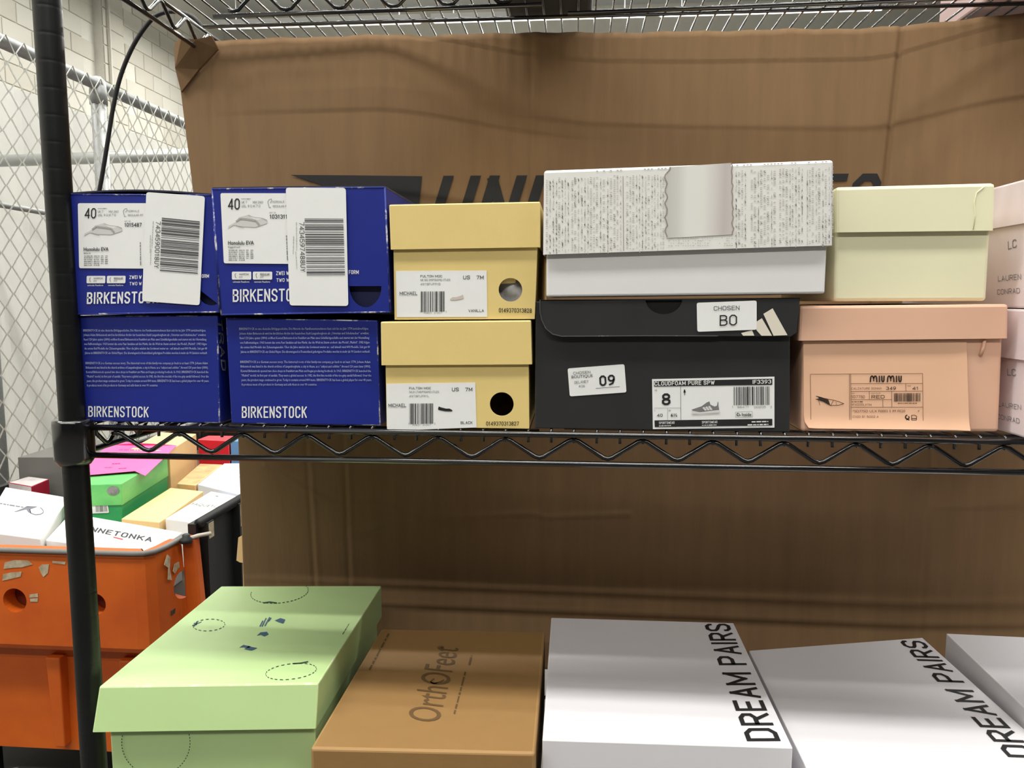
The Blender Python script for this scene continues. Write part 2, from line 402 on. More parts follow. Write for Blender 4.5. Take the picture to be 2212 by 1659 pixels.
# concrete blocks of the left wall that the photograph shows, running bond
def block_mesh(w, h, d):
    P = [(0, 0, h), (0, w, h), (0, w, 0), (0, 0, 0)]; P += [(d, p[1], p[2]) for p in P]
    bm = hexa_bm(P, .004, 1); bmesh.ops.recalc_face_normals(bm, faces=bm.faces)
    me = bpy.data.meshes.new('block'); bm.to_mesh(me); bm.free(); return me
PAINTS = [mat('block_paint_%s' % n, c, .75, var=.03, scale=5, bump=.12, bscale=100) for n, c in (('pale', (206, 203, 192)), ('warm', (200, 196, 184)), ('light', (212, 209, 199)))]
bm_full = []
for m_ in PAINTS:
    me = block_mesh(.388, .19, .012); me.materials.append(m_); me.materials.append(m_); bm_full.append(me)
PIL0, PIL1 = 7.72, 8.12     # pilaster that stands proud of the wall
for course in range(13):
    z = 1.36+course*.2
    y = 5.9+(.2 if course % 2 else 0)
    while y < 10.4:
        if not (y+.388 > PIL0 and y < PIL1):
            o = bpy.data.objects.new('block', random.choice(bm_full)); o.location = (X0, y, z); link(o, wall_l)
        y += .4
pil = structure(plain_box('trim_1', (X0, PIL0, FLOOR_Z), (X0+.10, PIL1, CEIL_Z), MORTAR))
mep = block_mesh(.396, .19, .012); mep.materials.append(PAINTS[1]); mep.materials.append(PAINTS[1])
for course in range(13):
    o = bpy.data.objects.new('block', mep); o.location = (X0+.10, PIL0+.002, 1.36+course*.2); link(o, pil)
cond = tube_obj('conduit', [(X0+.135, 7.80, FLOOR_Z), (X0+.135, 7.80, CEIL_Z-.01)], .014, mat('painted_conduit', (222, 219, 208), .5), None, 10)
tag(cond, 'thin painted conduit running up the block pilaster', 'conduit')

# ---- ceiling light fixtures: long tubes, rows run along the racks
for ri, (ly, pw, hw) in enumerate(LIGHT_ROWS):
    for k, lx in enumerate((-2.6, .05, 2.7)):
        t = thing('strip_light', '%s ceiling strip light of the row %s' % (('left', 'middle', 'right')[k], ('farthest behind the photographer', 'just in front of the rack', 'of wide fill panels added to brighten the box fronts', 'behind the rack', 'past the container', 'added at the far end to brighten the block wall')[ri]), 'ceiling light', (lx, ly, LIGHT_Z), 'strip lights under the ceiling')
        plain_box('housing', (lx-1.26, ly-hw-.01, LIGHT_Z+.012), (lx+1.26, ly+hw+.01, LIGHT_Z+.07), mat('white_enamel', (235, 235, 235), .5), t)
        plain_box('diffuser', (lx-1.24, ly-hw, LIGHT_Z+.002), (lx+1.24, ly+hw, LIGHT_Z+.012), mat('lamp_diffuser', (255, 255, 255), .5, emit=6.0), t)
        for sx in (-1, 1):
            tube_obj('hanger_rod', [(lx+sx*1.0, ly, LIGHT_Z+.07), (lx+sx*1.0, ly, CEIL_Z)], .005, GALV, t, 6)
        ld = bpy.data.lights.new('tube', 'AREA'); ld.shape = 'RECTANGLE'; ld.size = 2.48; ld.size_y = 2*hw; ld.energy = LIGHT_W*pw; ld.color = (1., .985, .925)
        lo = bpy.data.objects.new('lamp_tube', ld); link(lo, t); lo.location = (0, 0, -.002)
        lu = ld.copy(); lu.energy = LIGHT_W*.25; lo = bpy.data.objects.new('ceiling_fill_uplight', lu); link(lo, t); lo.location = (0, 0, .075); lo.rotation_euler = (math.pi, 0, 0)  # upward fill light added to brighten the ceiling

# =====================================================================================================
#  WIRE RACK
# =====================================================================================================
RX1, RY1 = 1.22, .457
rack = thing('wire_rack', 'black wire shelving rack that holds the shoe boxes', 'rack', (0, 0, FLOOR_Z))
# grooved posts
prof = []
z = FLOOR_Z+.012
prof.append((.0127, z))
k = 0
while z < .505:
    z += .0254
    prof += [(.0127, z-.0030), (.0127, z-.0011), (.01264, z-.0006), (.01264, z+.0006), (.0127, z+.0011), (.0127, z+.0030)]
prof.append((.0127, z+.01)); prof.append((.010, z+.013))
pv, pf = lathe(prof, 0, 0, 28)
pme = None
for (px, py) in ((0, 0), (RX1, 0), (0, RY1), (RX1, RY1)):
    if pme is None:
        o = mesh_obj('post', pv, pf, BLACKP, rack, smooth=True); pme = o.data
        for p in pme.polygons:
            if len(p.vertices) > 4: p.use_smooth = False
    else:
        o = bpy.data.objects.new('post', pme); link(o, rack)
    o.location = (px, py, 0)
    fv, ff = lathe([(.017, FLOOR_Z), (.017, FLOOR_Z+.006), (.008, FLOOR_Z+.010), (.008, FLOOR_Z+.02)], px, py, 16)
    mesh_obj('levelling_foot', fv, ff, DARKP, o)
WS = .02225
def make_shelf(z, name_label, mid='truss'):
    """one wire shelf whose top rails have their centre at z"""
    # collars
    sh_root = None
    rail_r = .0031
    v, f = tube([(.0, 0, z), (RX1, 0, z)], rail_r, 10)
    sh = mesh_obj('shelf', v, f, BLACKM, rack, smooth=True)      # the front top rail carries the rest of the shelf
    sh['label'] = name_label
    for (px, py) in ((0, 0), (RX1, 0), (0, RY1), (RX1, RY1)):
        cv, cf = lathe([(.0130, z+.0085), (.0178, z+.0085), (.0192, z+.0072), (.0196, z+.004), (.0192, z-.031), (.0178, z-.0345), (.0150, z-.0385), (.0130, z-.0385)], px, py, 28)
        mesh_obj('collar', cv, cf, BLACKM, sh, smooth=True)
    dz = .0288
    for (a, b) in (((0, 0, z-dz), (RX1, 0, z-dz)), ((0, RY1, z), (RX1, RY1, z)), ((0, RY1, z-dz), (RX1, RY1, z-dz)),
                   ((0, 0, z), (0, RY1, z)), ((0, 0, z-dz), (0, RY1, z-dz)), ((RX1, 0, z), (RX1, RY1, z)), ((RX1, 0, z-dz), (RX1, RY1, z-dz))):
        tube_obj('rail', [a, b], rail_r, BLACKM, sh, 10)
    def zig(p, q, period, phase, y_off, ztop, zbot, r=.0024):
        p, q = np.array(p), np.array(q); L = np.linalg.norm(q-p); d = (q-p)/L; pts = []; s = phase-period
        while s < L:
            for ds, zz in ((-.0045, zbot+.0012), (0, zbot), (.0045, zbot+.0012), (period/2-.0045, ztop-.0012), (period/2, ztop), (period/2+.0045, ztop-.0012)):
                if .02 < s+ds < L-.02: pts.append(p+d*(s+ds)+np.array([0, 0, zz])+y_off)
            s += period
        tube_obj('zigzag_wire', pts, r, BLACKM, sh, 8)
    zig((0, 0, 0), (RX1, 0, 0), .0668, .0777, np.array([0, .0035, 0]), z-.0055, z-dz+.005)
    zig((0, RY1, 0), (RX1, RY1, 0), .0668, .0777, np.array([0, -.0035, 0]), z-.0055, z-dz+.005)
    zig((0, 0, 0), (0, RY1, 0), .062, .05, np.array([.0035, 0, 0]), z-.004, z-dz+.004)
    zig((RX1, 0, 0), (RX1, RY1, 0), .062, .05, np.array([-.0035, 0, 0]), z-.004, z-dz+.004)
    # lengthwise support rods under the deck
    if mid == 'truss':
        tube_obj('support_rod', [(.012, .297, z-.0035), (RX1-.01, .297, z-.0035)], .0027, BLACKM, sh, 8)
        tube_obj('support_rod', [(.076, .192, z-dz), (.47, .186, z-dz)], .0027, BLACKM, sh, 8)
        tube_obj('support_rod', [(.50, .216, z-dz), (RX1-.07, .196, z-dz)], .0027, BLACKM, sh, 8)
        pts = []; s = .1017
        while s < .47:
            pts += [(s-.006, .190, z-dz+.0058), (s, .190, z-dz+.0045), (s+.006, .190, z-dz+.0058), (s+.0324-.006, .190, z-.0035), (s+.0324, .190, z-.0022), (s+.0324+.006, .190, z-.0035)]
            s += .0648
        tube_obj('zigzag_wire', pts, .0024, BLACKM, sh, 8)
    else:
        tube_obj('support_rod', [(.03, .152, z-.0035), (RX1-.03, .152, z-.0035)], .0027, BLACKM, sh, 8)
        tube_obj('support_rod', [(.03, .305, z-.0035), (RX1-.03, .305, z-.0035)], .0027, BLACKM, sh, 8)
    # deck wires with hooked ends over the rails
    zt = z+.0042
    path = [(0, .0030, z-.0085), (0, .0035, z-.0005), (0, .0012, zt-.0008), (0, .006, zt), (0, RY1-.006, zt), (0, RY1-.0012, zt-.0008), (0, RY1-.0035, z-.0085)]
    v, f = tube(path, .0015, 6)
    first = None
    x = .0228
    while x < RX1-.015:
        if first is None:
            first = mesh_obj('deck_wire', v, f, BLACKM, sh, smooth=True); o = first
        else:
            o = bpy.data.objects.new('deck_wire', first.data); link(o, sh)
        o.location = (x, 0, 0); x += WS
    return sh
TOPZ = .497
make_shelf(0.0, 'middle wire shelf')
make_shelf(TOPZ, 'top wire shelf', 'truss')
BOTZ = -.428
make_shelf(BOTZ, 'bottom wire shelf')
DECK = .0055      # resting height above a shelf's rail centre

# =====================================================================================================
#  BROWN CARDBOARD SHEETS AT THE BACK OF THE BAYS
# =====================================================================================================
class CardSheet:
    def __init__(s, prof, zb, zt_fn, left_fn, thick=.006):
        s.p = np.array(prof); s.zb = zb; s.zt = zt_fn; s.left = left_fn; s.t = thick
        d = np.linalg.norm(np.diff(s.p, axis=0), axis=1); s.s = np.concatenate([[0], np.cumsum(d)])
    def at(s, q):
        q = min(max(q, 0), s.s[-1]); i = min(int(np.searchsorted(s.s, q, 'right'))-1, len(s.p)-2)
        t = (q-s.s[i])/(s.s[i+1]-s.s[i]); a, b = s.p[i], s.p[i+1]; d = (b-a)/np.linalg.norm(b-a)
        return a+(b-a)*t, np.array([d[1], -d[0]])        # normal towards the camera (-Y side)
    def hit(s, px, py, off=.0):
        d = ray(px, py)
        for i in range(len(s.p)-1):
            a, b = s.p[i], s.p[i+1]; e = b-a
            # CAM.xy + t d.xy = a + u e
            A = np.array([[d[0], -e[0]], [d[1], -e[1]]]); t, u = np.linalg.solve(A, a-CAM[:2])
            if -1e-6 <= u <= 1+1e-6: return s.s[i]+u*np.linalg.norm(e), (CAM+t*d)[2]
        return None
    def pt(s, q, z, off=0.):
        p, n = s.at(q); return np.array([p[0]+n[0]*off, p[1]+n[1]*off, z])
def smooth_prof(pts, n=140):
    pts = np.array(pts); x = np.linspace(pts[0, 0], pts[-1, 0], n)
    y = np.interp(x, pts[:, 0], pts[:, 1])
    k = np.ones(7)/7; yp = np.pad(y, 3, mode='edge'); y2 = np.convolve(yp, k, 'valid')
    return np.stack([x, y2], 1)
def build_card(name, cs, label, ncol, nrow, relief):
    t = thing(name, label, 'cardboard', (float(cs.p[len(cs.p)//2][0]), float(cs.p[len(cs.p)//2][1]), cs.zb))
    F = []
    U = np.linspace(0, 1, ncol+1); ZT = np.array([cs.zt(u) for u in U]); J = np.linspace(0, 1, nrow+1)[:, None]
    Z = cs.zb+(ZT[None]-cs.zb)*J; SL = np.vectorize(cs.left)(Z); Q = SL+(cs.s[-1]-SL)*U[None]
    D = relief(Q, Z); px = np.interp(Q, cs.s, cs.p[:, 0]); py = np.interp(Q, cs.s, cs.p[:, 1])
    tx = np.gradient(cs.p[:, 0], cs.s); ty = np.gradient(cs.p[:, 1], cs.s)
    nx, ny = np.interp(Q, cs.s, ty), -np.interp(Q, cs.s, tx)
    V = np.concatenate([np.stack([px+nx*(D-o_), py+ny*(D-o_), Z], -1).reshape(-1, 3) for o_ in (0, cs.t)])
    nn = (ncol+1)*(nrow+1)
    idx = lambda l, j, i: l*nn+j*(ncol+1)+i
    fm = []
    for j in range(nrow):
        for i in range(ncol):
            F.append((idx(0, j, i), idx(0, j, i+1), idx(0, j+1, i+1), idx(0, j+1, i))); fm.append(0)
            F.append((idx(1, j, i), idx(1, j+1, i), idx(1, j+1, i+1), idx(1, j, i+1))); fm.append(0)
    for i in range(ncol):
        F.append((idx(0, nrow, i), idx(0, nrow, i+1), idx(1, nrow, i+1), idx(1, nrow, i))); fm.append(1)
        F.append((idx(0, 0, i), idx(1, 0, i), idx(1, 0, i+1), idx(0, 0, i+1))); fm.append(1)
    for j in range(nrow):
        F.append((idx(0, j, 0), idx(0, j+1, 0), idx(1, j+1, 0), idx(1, j, 0))); fm.append(1)
        F.append((idx(0, j, ncol), idx(1, j, ncol), idx(1, j+1, ncol), idx(0, j+1, ncol))); fm.append(1)
    mesh_obj('panel', V, F, [CARD, CARDE], t, fm, smooth=True)
    return t
def gauss(d, w): return np.exp(-(np.asarray(d)/w)**2)
def seg_dist(q, z, a, b):
    a, b = np.array(a), np.array(b); e = b-a; t = np.clip(((q-a[0])*e[0]+(z-a[1])*e[1])/(e@e), 0, 1)
    return np.hypot(q-a[0]-t*e[0], z-a[1]-t*e[1])
def path_dist(q, z, w): return np.min([seg_dist(q, z, a, b) for a, b in zip(w[:-1], w[1:])], axis=0)
# upper sheet: bowed, with a concave fold towards its right end
up = CardSheet(smooth_prof([(-.040, .313), (.03, .313), (.14, .311), (.26, .309), (.34, .322), (.42, .340), (.52, .354), (.66, .359), (.86, .361), (.915, .361), (1.04, .322), (1.12, .31)]),
               DECK+.0002, lambda u: .4815+.0100*min(1, max(0, (u-.30)/.12))-.004*max(0, (u-.72)/.28)+.0012*math.sin(u*90)*math.sin(u*37),
               lambda z: .006 if z > .44 else .006+(.44-z)*.085)
up_fold = up.hit(1935, 150)[0]; up_c1 = up.hit(458, 300)[0]; up_c2 = up.hit(1148, 120)[0]; up_c3 = up.hit(1384, 90)[0]; up_c4 = up.hit(668, 300)[0]
up_w = [up.hit(470, 205), up.hit(560, 150), up.hit(720, 148)]
def rel_up(q, z):
    q, z = np.asarray(q, float), np.asarray(z, float)
    d = -.0045*gauss(q-up_fold-(z-.4)*.05, .0032)-.0011*gauss(q-up_c1, .003)-.0006*gauss(q-up_c2, .003)-.0006*gauss(q-up_c3, .003)-.0005*gauss(q-up_c4, .003)
    d = d+.0004*np.sin(q*330)*np.maximum(0, (z-.40)/.08)
    return d+.0008*gauss(path_dist(q, z, up_w), .002)
upt = build_card('cardboard_sheet', up, 'upper brown corrugated cardboard sheet with black printing, standing behind the middle shelf boxes', 640, 60, rel_up)
# dog-eared corner, bent forward
k1 = cp(0, 0, 3.95)
ear = [hit(PY(.309), p) for p in ((384, 101), (408, 92), (440, 97), (466, 84), (471, 106), (430, 150), (392, 199), (383, 150))]
ear[0][1] -= .010; ear[1][1] -= .020; ear[2][1] -= .022; ear[3][1] -= .012; ear[4][1] -= .001; ear[5][1] -= .001; ear[6][1] -= .001; ear[7][1] -= .006
v, f = slab(ear, (0, -1, 0), .004); mesh_obj('bent_corner', v, [g for g in f], [CARD], upt)
# print on the upper sheet
def card_print(cs, name, m, parent, polys, texts):
    V, F = [], []
    def put(pts2, fs):
        o = len(V)
        for k_, (a, b) in enumerate(pts2):
            h = cs.hit(a, b); V.append(cs.pt(h[0], h[1], .0011+.0001*(k_*3//len(pts2))+float(rel_up(*h))))
        F.extend([tuple(i+o for i in g) for g in fs])
    for pts in polys:
        # subdivide so that the ink follows the bow of the sheet
        bm = bmesh.new(); vs = [bm.verts.new((a, b, 0)) for a, b in pts]; bm.faces.new(vs)
        xs = [a for a, b in pts]
        x = min(xs)+12
        while x < max(xs)-1:
            bmesh.ops.bisect_plane(bm, geom=bm.verts[:]+bm.edges[:]+bm.faces[:], plane_co=(x, 0, 0), plane_no=(1, 0, 0)); x += 12
        bmesh.ops.triangulate(bm, faces=bm.faces[:]); bm.verts.index_update()
        put([(w.co.x, w.co.y) for w in bm.verts], [[w.index for w in g.verts] for g in bm.faces]); bm.free()
    for (s, o, u, vv, bold) in texts:
        o, u, vv = (np.array(q, float) for q in (o, u, vv)); U, Vv = u-o, vv-o; lw, lh = np.linalg.norm(U), np.linalg.norm(Vv)
        g, gf, lay = grot(s, lw, lh, bold); put([tuple(o+U*a[0]/lw+Vv*a[1]/lh) for a in g], gf)
    mesh_obj(name, V, F, m, parent)
card_print(up, 'emblem', INK, upt, [[(628, 378), (760, 379), (912, 381), (897, 520), (800, 500), (735, 420), (690, 398)]], [])
card_print(up, 'lettering', INK, upt, [], [('UNI', (920, 505), (1142, 504), (958, 380), .20), ('TED STATES', (1166, 504), (1872, 500), (1204, 379), .20)])
# lower sheet
lo = CardSheet(smooth_prof([(.012, .352), (.06, .352), (.3, .356), (.7, .362), (1.0, .366), (1.16, .35)]), BOTZ+DECK+.002, lambda u: .0022, lambda z: .001)
lk = cp(500, 900, 2.212)
def lh(x, y): return lo.hit(*lk(x, y))
wr = [lh(160, 230), lh(370, 355), lh(490, 415), lh(545, 420), lh(690, 415), lh(780, 440)]
wr2 = [lh(565, 555), lh(640, 550), lh(780, 480), lh(1000, 488), lh(1180, 475), lh(1450, 462), lh(1500, 480), lh(1900, 465)]
lcr = [(lh(362, 230)[0], lh(396, 790)[0]), (lh(540, 230)[0], lh(562, 790)[0]), (lo.hit(2008, 1040)[0], lo.hit(1992, 1290)[0])]
z0_, z1_ = lh(362, 230)[1], lh(396, 790)[1]
def rel_lo(q, z):
    d = np.zeros_like(q)
    for a, b in lcr:
        x = a+(b-a)*(z-z0_)/(z1_-z0_); d = d-.0011*gauss(q-x, .0035)+.0007*gauss(q-x-.007, .004)
    for w, amp in ((wr, .0016), (wr2, .0014)):
        d = d+amp*gauss(path_dist(q, z, w), .0035)
    return d
build_card('cardboard_sheet', lo, 'lower plain cardboard sheet with creases, standing behind the bottom shelf boxes', 560, 120, rel_lo)

# =====================================================================================================
#  BOXES ON THE MIDDLE SHELF
# =====================================================================================================
def base_of(P):
    P = np.array(P); return (P[:, 0].mean(), P[:, 1].mean(), P[:, 2].min())
def panel_with_hole(outer, hole, plane):
    """front panel: world polygon outer with a hole, single sided"""
    vs = outer+hole
    tri = tessellate_polygon([[Vector(tuple(p)) for p in outer], [Vector(tuple(p)) for p in hole]])
    return vs, tri
def shell_box_with_hole(name, P, hole_px, plane, mats, parent, t=.0018):
    """hollow box whose front panel has a cut-out"""
    P = [np.array(p) for p in P]; hole = [hit(plane, p) for p in hole_px]
    n = np.array([0, 1., 0])
    V, F = panel_with_hole(P[:4], hole, plane)
    V = list(V); F = [tuple(f) for f in F]
    nh = len(hole); o = len(V); V += [h+n*t for h in hole]           # cut edge of the board
    F += [(4+i, 4+(i+1) % nh, o+(i+1) % nh, o+i) for i in range(nh)]
    b = len(V); V += P[4:]
    F += [(0, b, b+1, 1), (1, b+1, b+2, 2), (2, b+2, b+3, 3), (3, b+3, b, 0), (b+3, b+2, b+1, b)]
    return mesh_obj(name, V, F, mats, parent)

# ---- four blue boxes -------------------------------------------------------------------------------
k2, k3, k4 = cp(130, 390, 5.53), cp(450, 390, 5.395), cp(130, 660, 3.03)
UR = [(458, 408.5), (831, 405), (843, 674), (478, 680)]
UL = [(143.5, 420), (459, 422), (474, 674), (162.5, 679)]
A_src = np.array([(476.9, 417.4), (484.3, 568.9), (597, 594.4), (503.4, 652.3), (775.3, 592)])
A_dst = np.array([(168.6, 438.5), (174.3, 581.7), (278.3, 601.6), (187.5, 655.8), (452.8, 600.7)])
Aff = np.linalg.lstsq(np.c_[A_src, np.ones(5)], A_dst, rcond=None)[0]
def fUR(x, y): return k3(x, y)
def fUL(x, y):
    p = k3(x, y); q = np.array([p[0], p[1], 1])@Aff; return (q[0], q[1])
def sandal_picture(fn, plane, parent):
    p = Print(plane, .0011)
    p.poly([(235, 560), (300, 520), (420, 540), (560, 545), (690, 500), (690, 455), (640, 440), (560, 470), (470, 400), (360, 430), (330, 480), (240, 530)][::-1], fn)
    p.build('sandal_picture', mat('faint_grey_ink', (208, 207, 203), .7), parent)
    p = Print(plane, .0013)
    p.path([(330, 480), (380, 445), (470, 455), (560, 470), (600, 520)], 22, fn)
    p.path([(330, 520), (370, 545), (420, 555)], 6, fn); p.path([(470, 402), (540, 430), (640, 440), (692, 470)], 5, fn)
    p.build('sandal_strap_picture', INKL, parent)
def blue_upper(quad, fn, stick, sticktext, stickbar, art, colour, tri, label, hole, Y):
    P = front_box(quad, Y, .285); pl = PY(Y)
    t = thing('shoe_box', label, 'shoe box', base_of(P), 'blue sandal boxes')
    shell_box_with_hole('body', P, hole, pl, [BLUE, BLUEW], t)
    # pale rubbed edges
    for a, b in ((0, 1), (1, 2), (2, 3), (3, 0)):
        tube_obj('worn_edge', [P[a]+np.array([0, .0004, 0]), P[b]+np.array([0, .0004, 0])], .0009, BLUEW, t, 6)
    # board pushed in behind the thumb cut
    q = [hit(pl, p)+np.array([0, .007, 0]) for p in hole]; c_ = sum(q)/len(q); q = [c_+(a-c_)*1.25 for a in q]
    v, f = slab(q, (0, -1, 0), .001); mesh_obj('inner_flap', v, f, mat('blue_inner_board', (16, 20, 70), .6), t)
    # lid: thin panel, slightly bowed up
    V, F = [], []
    N = 16
    for i in range(N+1):
        u = i/N; a = P[0]+(P[1]-P[0])*u; bow = tri*math.sin(math.pi*min(1, u*1.02))
        for dy in (0.001, .284):
            for dz in (.0002, .0018): V.append(a+np.array([0, dy, dz+bow]))
    for i in range(N):
        o = i*4; n_ = o+4
        F += [(o, n_, n_+1, o+1), (o+2, o+3, n_+3, n_+2), (o+1, n_+1, n_+3, o+3), (o, o+2, n_+2, n_)]
    F += [(0, 1, 3, 2), (N*4, N*4+2, N*4+3, N*4+1)]
    mesh_obj('lid', V, F, [mat('blue_lid_edge', (40, 40, 60), .7)], t)
    lab = sheet('size_label', pl, [fn(145, 148), fn(985, 150), fn(985, 972), fn(185, 965)], LABEL, t, r=.002, t=.0002, off=.0008)
    p = Print(pl, .0011)
    p.line('40', 235, 340, 372, 338, 212, .0, fn); p.line(art, 720, 445, 925, 445, 397, .025, fn)
    p.line('Honolulu EVA', 236, 748, 535, 746, 704, .008, fn)
    p.build('lettering', INK, lab)
    p = Print(pl, .0011)
    p.line('UK 7', 392, 267, 456, 267, 240, 0, fn); p.line('MM 260', 525, 267, 640, 267, 240, 0, fn); p.line('USL 9 0 M 7 0', 394, 312, 610, 312, 284, 0, fn)
    p.line('NORMALE', 755, 260, 890, 260, 236, 0, fn); p.line('REGULAR FIT', 758, 312, 940, 312, 288, 0, fn); p.line('ART. NR.', 715, 384, 795, 384, 368, 0, fn)
    p.line(colour, 238, 786, 238+len(colour)*17, 786, 764, 0, fn)
    p.path([(740, 215), (712, 225), (698, 250), (706, 280), (715, 318), (735, 312)], 5, fn); p.path([(740, 215), (745, 240), (725, 262)], 5, fn)
    for i in range(6):
        for x0, x1 in ((242, 345), (360, 430), (445, 480), (495, 530)): 
            if i < 5 or x0 < 400: p.greek(x0, 812+i*23, x1, 812+i*23, 11, fn, i*7+x0)
    p.greek(915, 640, 928, 935, 14, fn, 3); p.greek(390, 215, 500, 215, 9, fn, 4)
    p.build('small_print', INKG, lab)
    sandal_picture(fn, pl, lab)
    for x0, x1, a in ((278, 503, 'NARROW'), (522, 747, 'REGULAR')):
        pill = sheet('fit_badge', pl, [fn(x0, 1062), fn(x1, 1062), fn(x1, 1155), fn(x0, 1155)], INKW, t, r=.0012, t=.0002, off=.0006)
        p = Print(pl, .0008); p.line(a, x0+87, 1103, x0+197, 1103, 1080, .01, fn); p.line('FIT', x0+87, 1138, x0+125, 1138, 1117, .01, fn)
        p.path([(x0+50, 1082), (x0+36, 1092), (x0+40, 1120), (x0+50, 1136)], 6, fn); p.build('lettering', INKG, pill)
    p = Print(pl, .0006)
    p.line('schmale Passform', 290, 1190, 480, 1190, 1170, 0, fn); p.line('normale Passform', 540, 1190, 722, 1190, 1170, 0, fn)
    p.line('ZWEI W', 793, 1103, 942, 1101, 1058, .025, fn); p.line('FORM', 1640, 1090, 1755, 1090, 1045, .025, fn); p.line('TWO W', 797, 1182, 945, 1180, 1140, .008, fn)
    p.line('BIRKENSTOCK', 288, 1415, 1150, 1405, 1268, .03, fn)
    p.build('lettering', INKW, t)
    st = sheet('barcode_sticker', pl, stick, LABEL, t, r=.003, t=.0003, off=.0017)
    p = Print(pl, .0021); p.bars(*stickbar, 27, None, 'y', len(art)+int(art[3])); p.text(sticktext[0], *sticktext[1:], 0.005); p.build('barcode', INKD, st)
    p = Print(pl, .0021); (x0, y0), (x1, y1) = sticktext[1], sticktext[2]
    p.greek(x0-6, y0, (x0+x1)/2-7, (y0+y1)/2+8, 1.6, None, 2); p.greek(x0-12, y0+30, x0-13, y0+68, 1.6, None, 5); p.greek((x0+x1)/2-9, (y0+y1)/2+10, x1-8, y1-6, 1.6, None, 8)
    p.build('small_print', INKL, st)
    return t
ang = [math.pi*i/14 for i in range(15)]
holeUR = [(789+35*math.cos(a), 618+46*math.sin(a)) for a in ang][::-1]
blue_upper(UR, fUR, [k3(910, 85), k3(1608, 90), k3(1637, 1462), k3(955, 1455)], ('7434597488UY', k3(1068, 488), k3(1084, 1065), k3(1125, 487)),
           (k3(1130, 445), k3(1580, 448), k3(1600, 1103), k3(1155, 1105)), '1031311', 'Eggshell', .0004,
           'upper blue shoe box next to the gold boxes, half-moon thumb cut fully in view', holeUR, -.002)
holeUL = [(456+34*math.cos(a), 619+41*math.sin(a)) for a in ang if 456+34*math.cos(a) < 472][::-1]
holeUL = [(min(x, 470), y) for x, y in holeUL]
blue_upper(UL, fUL, [k2(1040, 140), k2(1738, 190), k2(1675, 1490), k2(990, 1440)], ('7434590018UY', k2(1158, 488), k2(1136, 1045), k2(1214, 492)),
           (k2(1228, 445), k2(1680, 490), k2(1655, 1115), k2(1203, 1078)), '1015487', 'Black', .0035,
           'upper blue shoe box beside the rack post, bowed lid, tilted barcode sticker', holeUL, .0)
GER = ['BIRKENSTOCK ist eine deutsche Erfolgsgeschichte. Die Historie des Familienunternehmens lässt sich bis ins Jahr 1774 zurückverfolgen.',
       'Johann Adam Birkenstock wird im kirchlichen Archiv der hessischen Stadt Langenbergheim als „Untertan und Schuhmacher“ erwähnt.',
       'Rund 120 Jahre später (1896) eröffnet Konrad Birkenstock in Frankfurt am Main zwei Schuhfachgeschäfte und startet mit der Herstellung',
       'von Fußbetteinlagen. 1963 kommt das erste Paar Sandalen auf den Markt, das die Welt im Sturm erobert: das Modell „Madrid“. 1982 folgen',
       'die ersten fünf Modelle der Zehenstegsandale. Über die Jahre wächst das Sortiment weiter an - auf aktuell rund 800 Modelle. Seit gut 40',
       'Jahren ist BIRKENSTOCK ein Global Player. Die überwiegend in Deutschland gefertigten Produkte werden in mehr als 90 Ländern verkauft.']
ENG = ['BIRKENSTOCK is a German success story. The historical roots of this family-run company go back to at least 1774. Johann Adam',
       'Birkenstock was listed in the church archives of Langenbergheim, a city in Hesse, as a “subject and cobbler.” Around 120 years later (1896),',
       'Konrad Birkenstock opened two shoe shops in Frankfurt am Main and began producing footbeds. In 1963, BIRKENSTOCK launched the',
       '“Madrid” model, its first pair of sandals. They were a global success. In 1982, the first five models of the toe-grip sandal followed. Over the',
       'years, the product range continued to grow. Today it contains around 800 items. BIRKENSTOCK has been a global player for over 40 years.',
       'It produces most of its products in Germany and sells them in over 90 countries.']
def blue_lower(quad, Y, label, b1, b2, brand, side):
    P = front_box(quad, Y, .285); pl = PY(Y)
    zb = min(p[2] for p in P); 
    for p in P[2:4]+P[6:8]: p[2] = max(p[2], DECK)
    t = thing('shoe_box', label, 'shoe box', base_of(P), 'blue sandal boxes')
    hexa('body', P, [BLUE, BLUEW], t, .0011)
    p = Print(pl, .0004)
    for blk, rows in ((b1, GER), (b2, ENG)):
        x0, y0, x1, y1, dy, last = blk
        for i, s in enumerate(rows):
            xe = x1 if i < 5 or not last else last
            p.line(s, x0+i*b1[5] if False else x0+i*2, y0+i*dy, xe+i*2, y0+i*dy+(y1-y0)*(xe-x0)/(x1-x0), y0+i*dy-15, .004, k4)
    p.build('lettering', mat('pale_blue_ink', (166, 172, 204), .6), t)
    p = Print(pl, .0004); p.line('BIRKENSTOCK', *brand, .03, k4)
    p.build('lettering', INKW, t)
    if side:
        q = Print(PX(P[1][0]+.0002), .0004); q.text('TRAD', (468.5, 688), (478, 800), (479, 691), .03); q.build('side_lettering', INKG, t)
    return t
blue_lower([(160, 682), (470, 681), (475, 926), (165, 926)], .004, 'lower blue shoe box beside the rack post, two blocks of white small print', (153, 170, 955, 170, 29.5, 0), (168, 384, 968, 384, 29, 632), (185, 728, 580, 732, 658), True)
blue_lower([(487, 686), (815, 692), (822, 928), (500, 928)], .004, 'lower blue shoe box next to the gold boxes, two blocks of white small print', (1173, 160, 2020, 158, 30, 0), (1180, 376, 2031, 376, 29.5, 1672), (1190, 735, 1615, 735, 660), False)

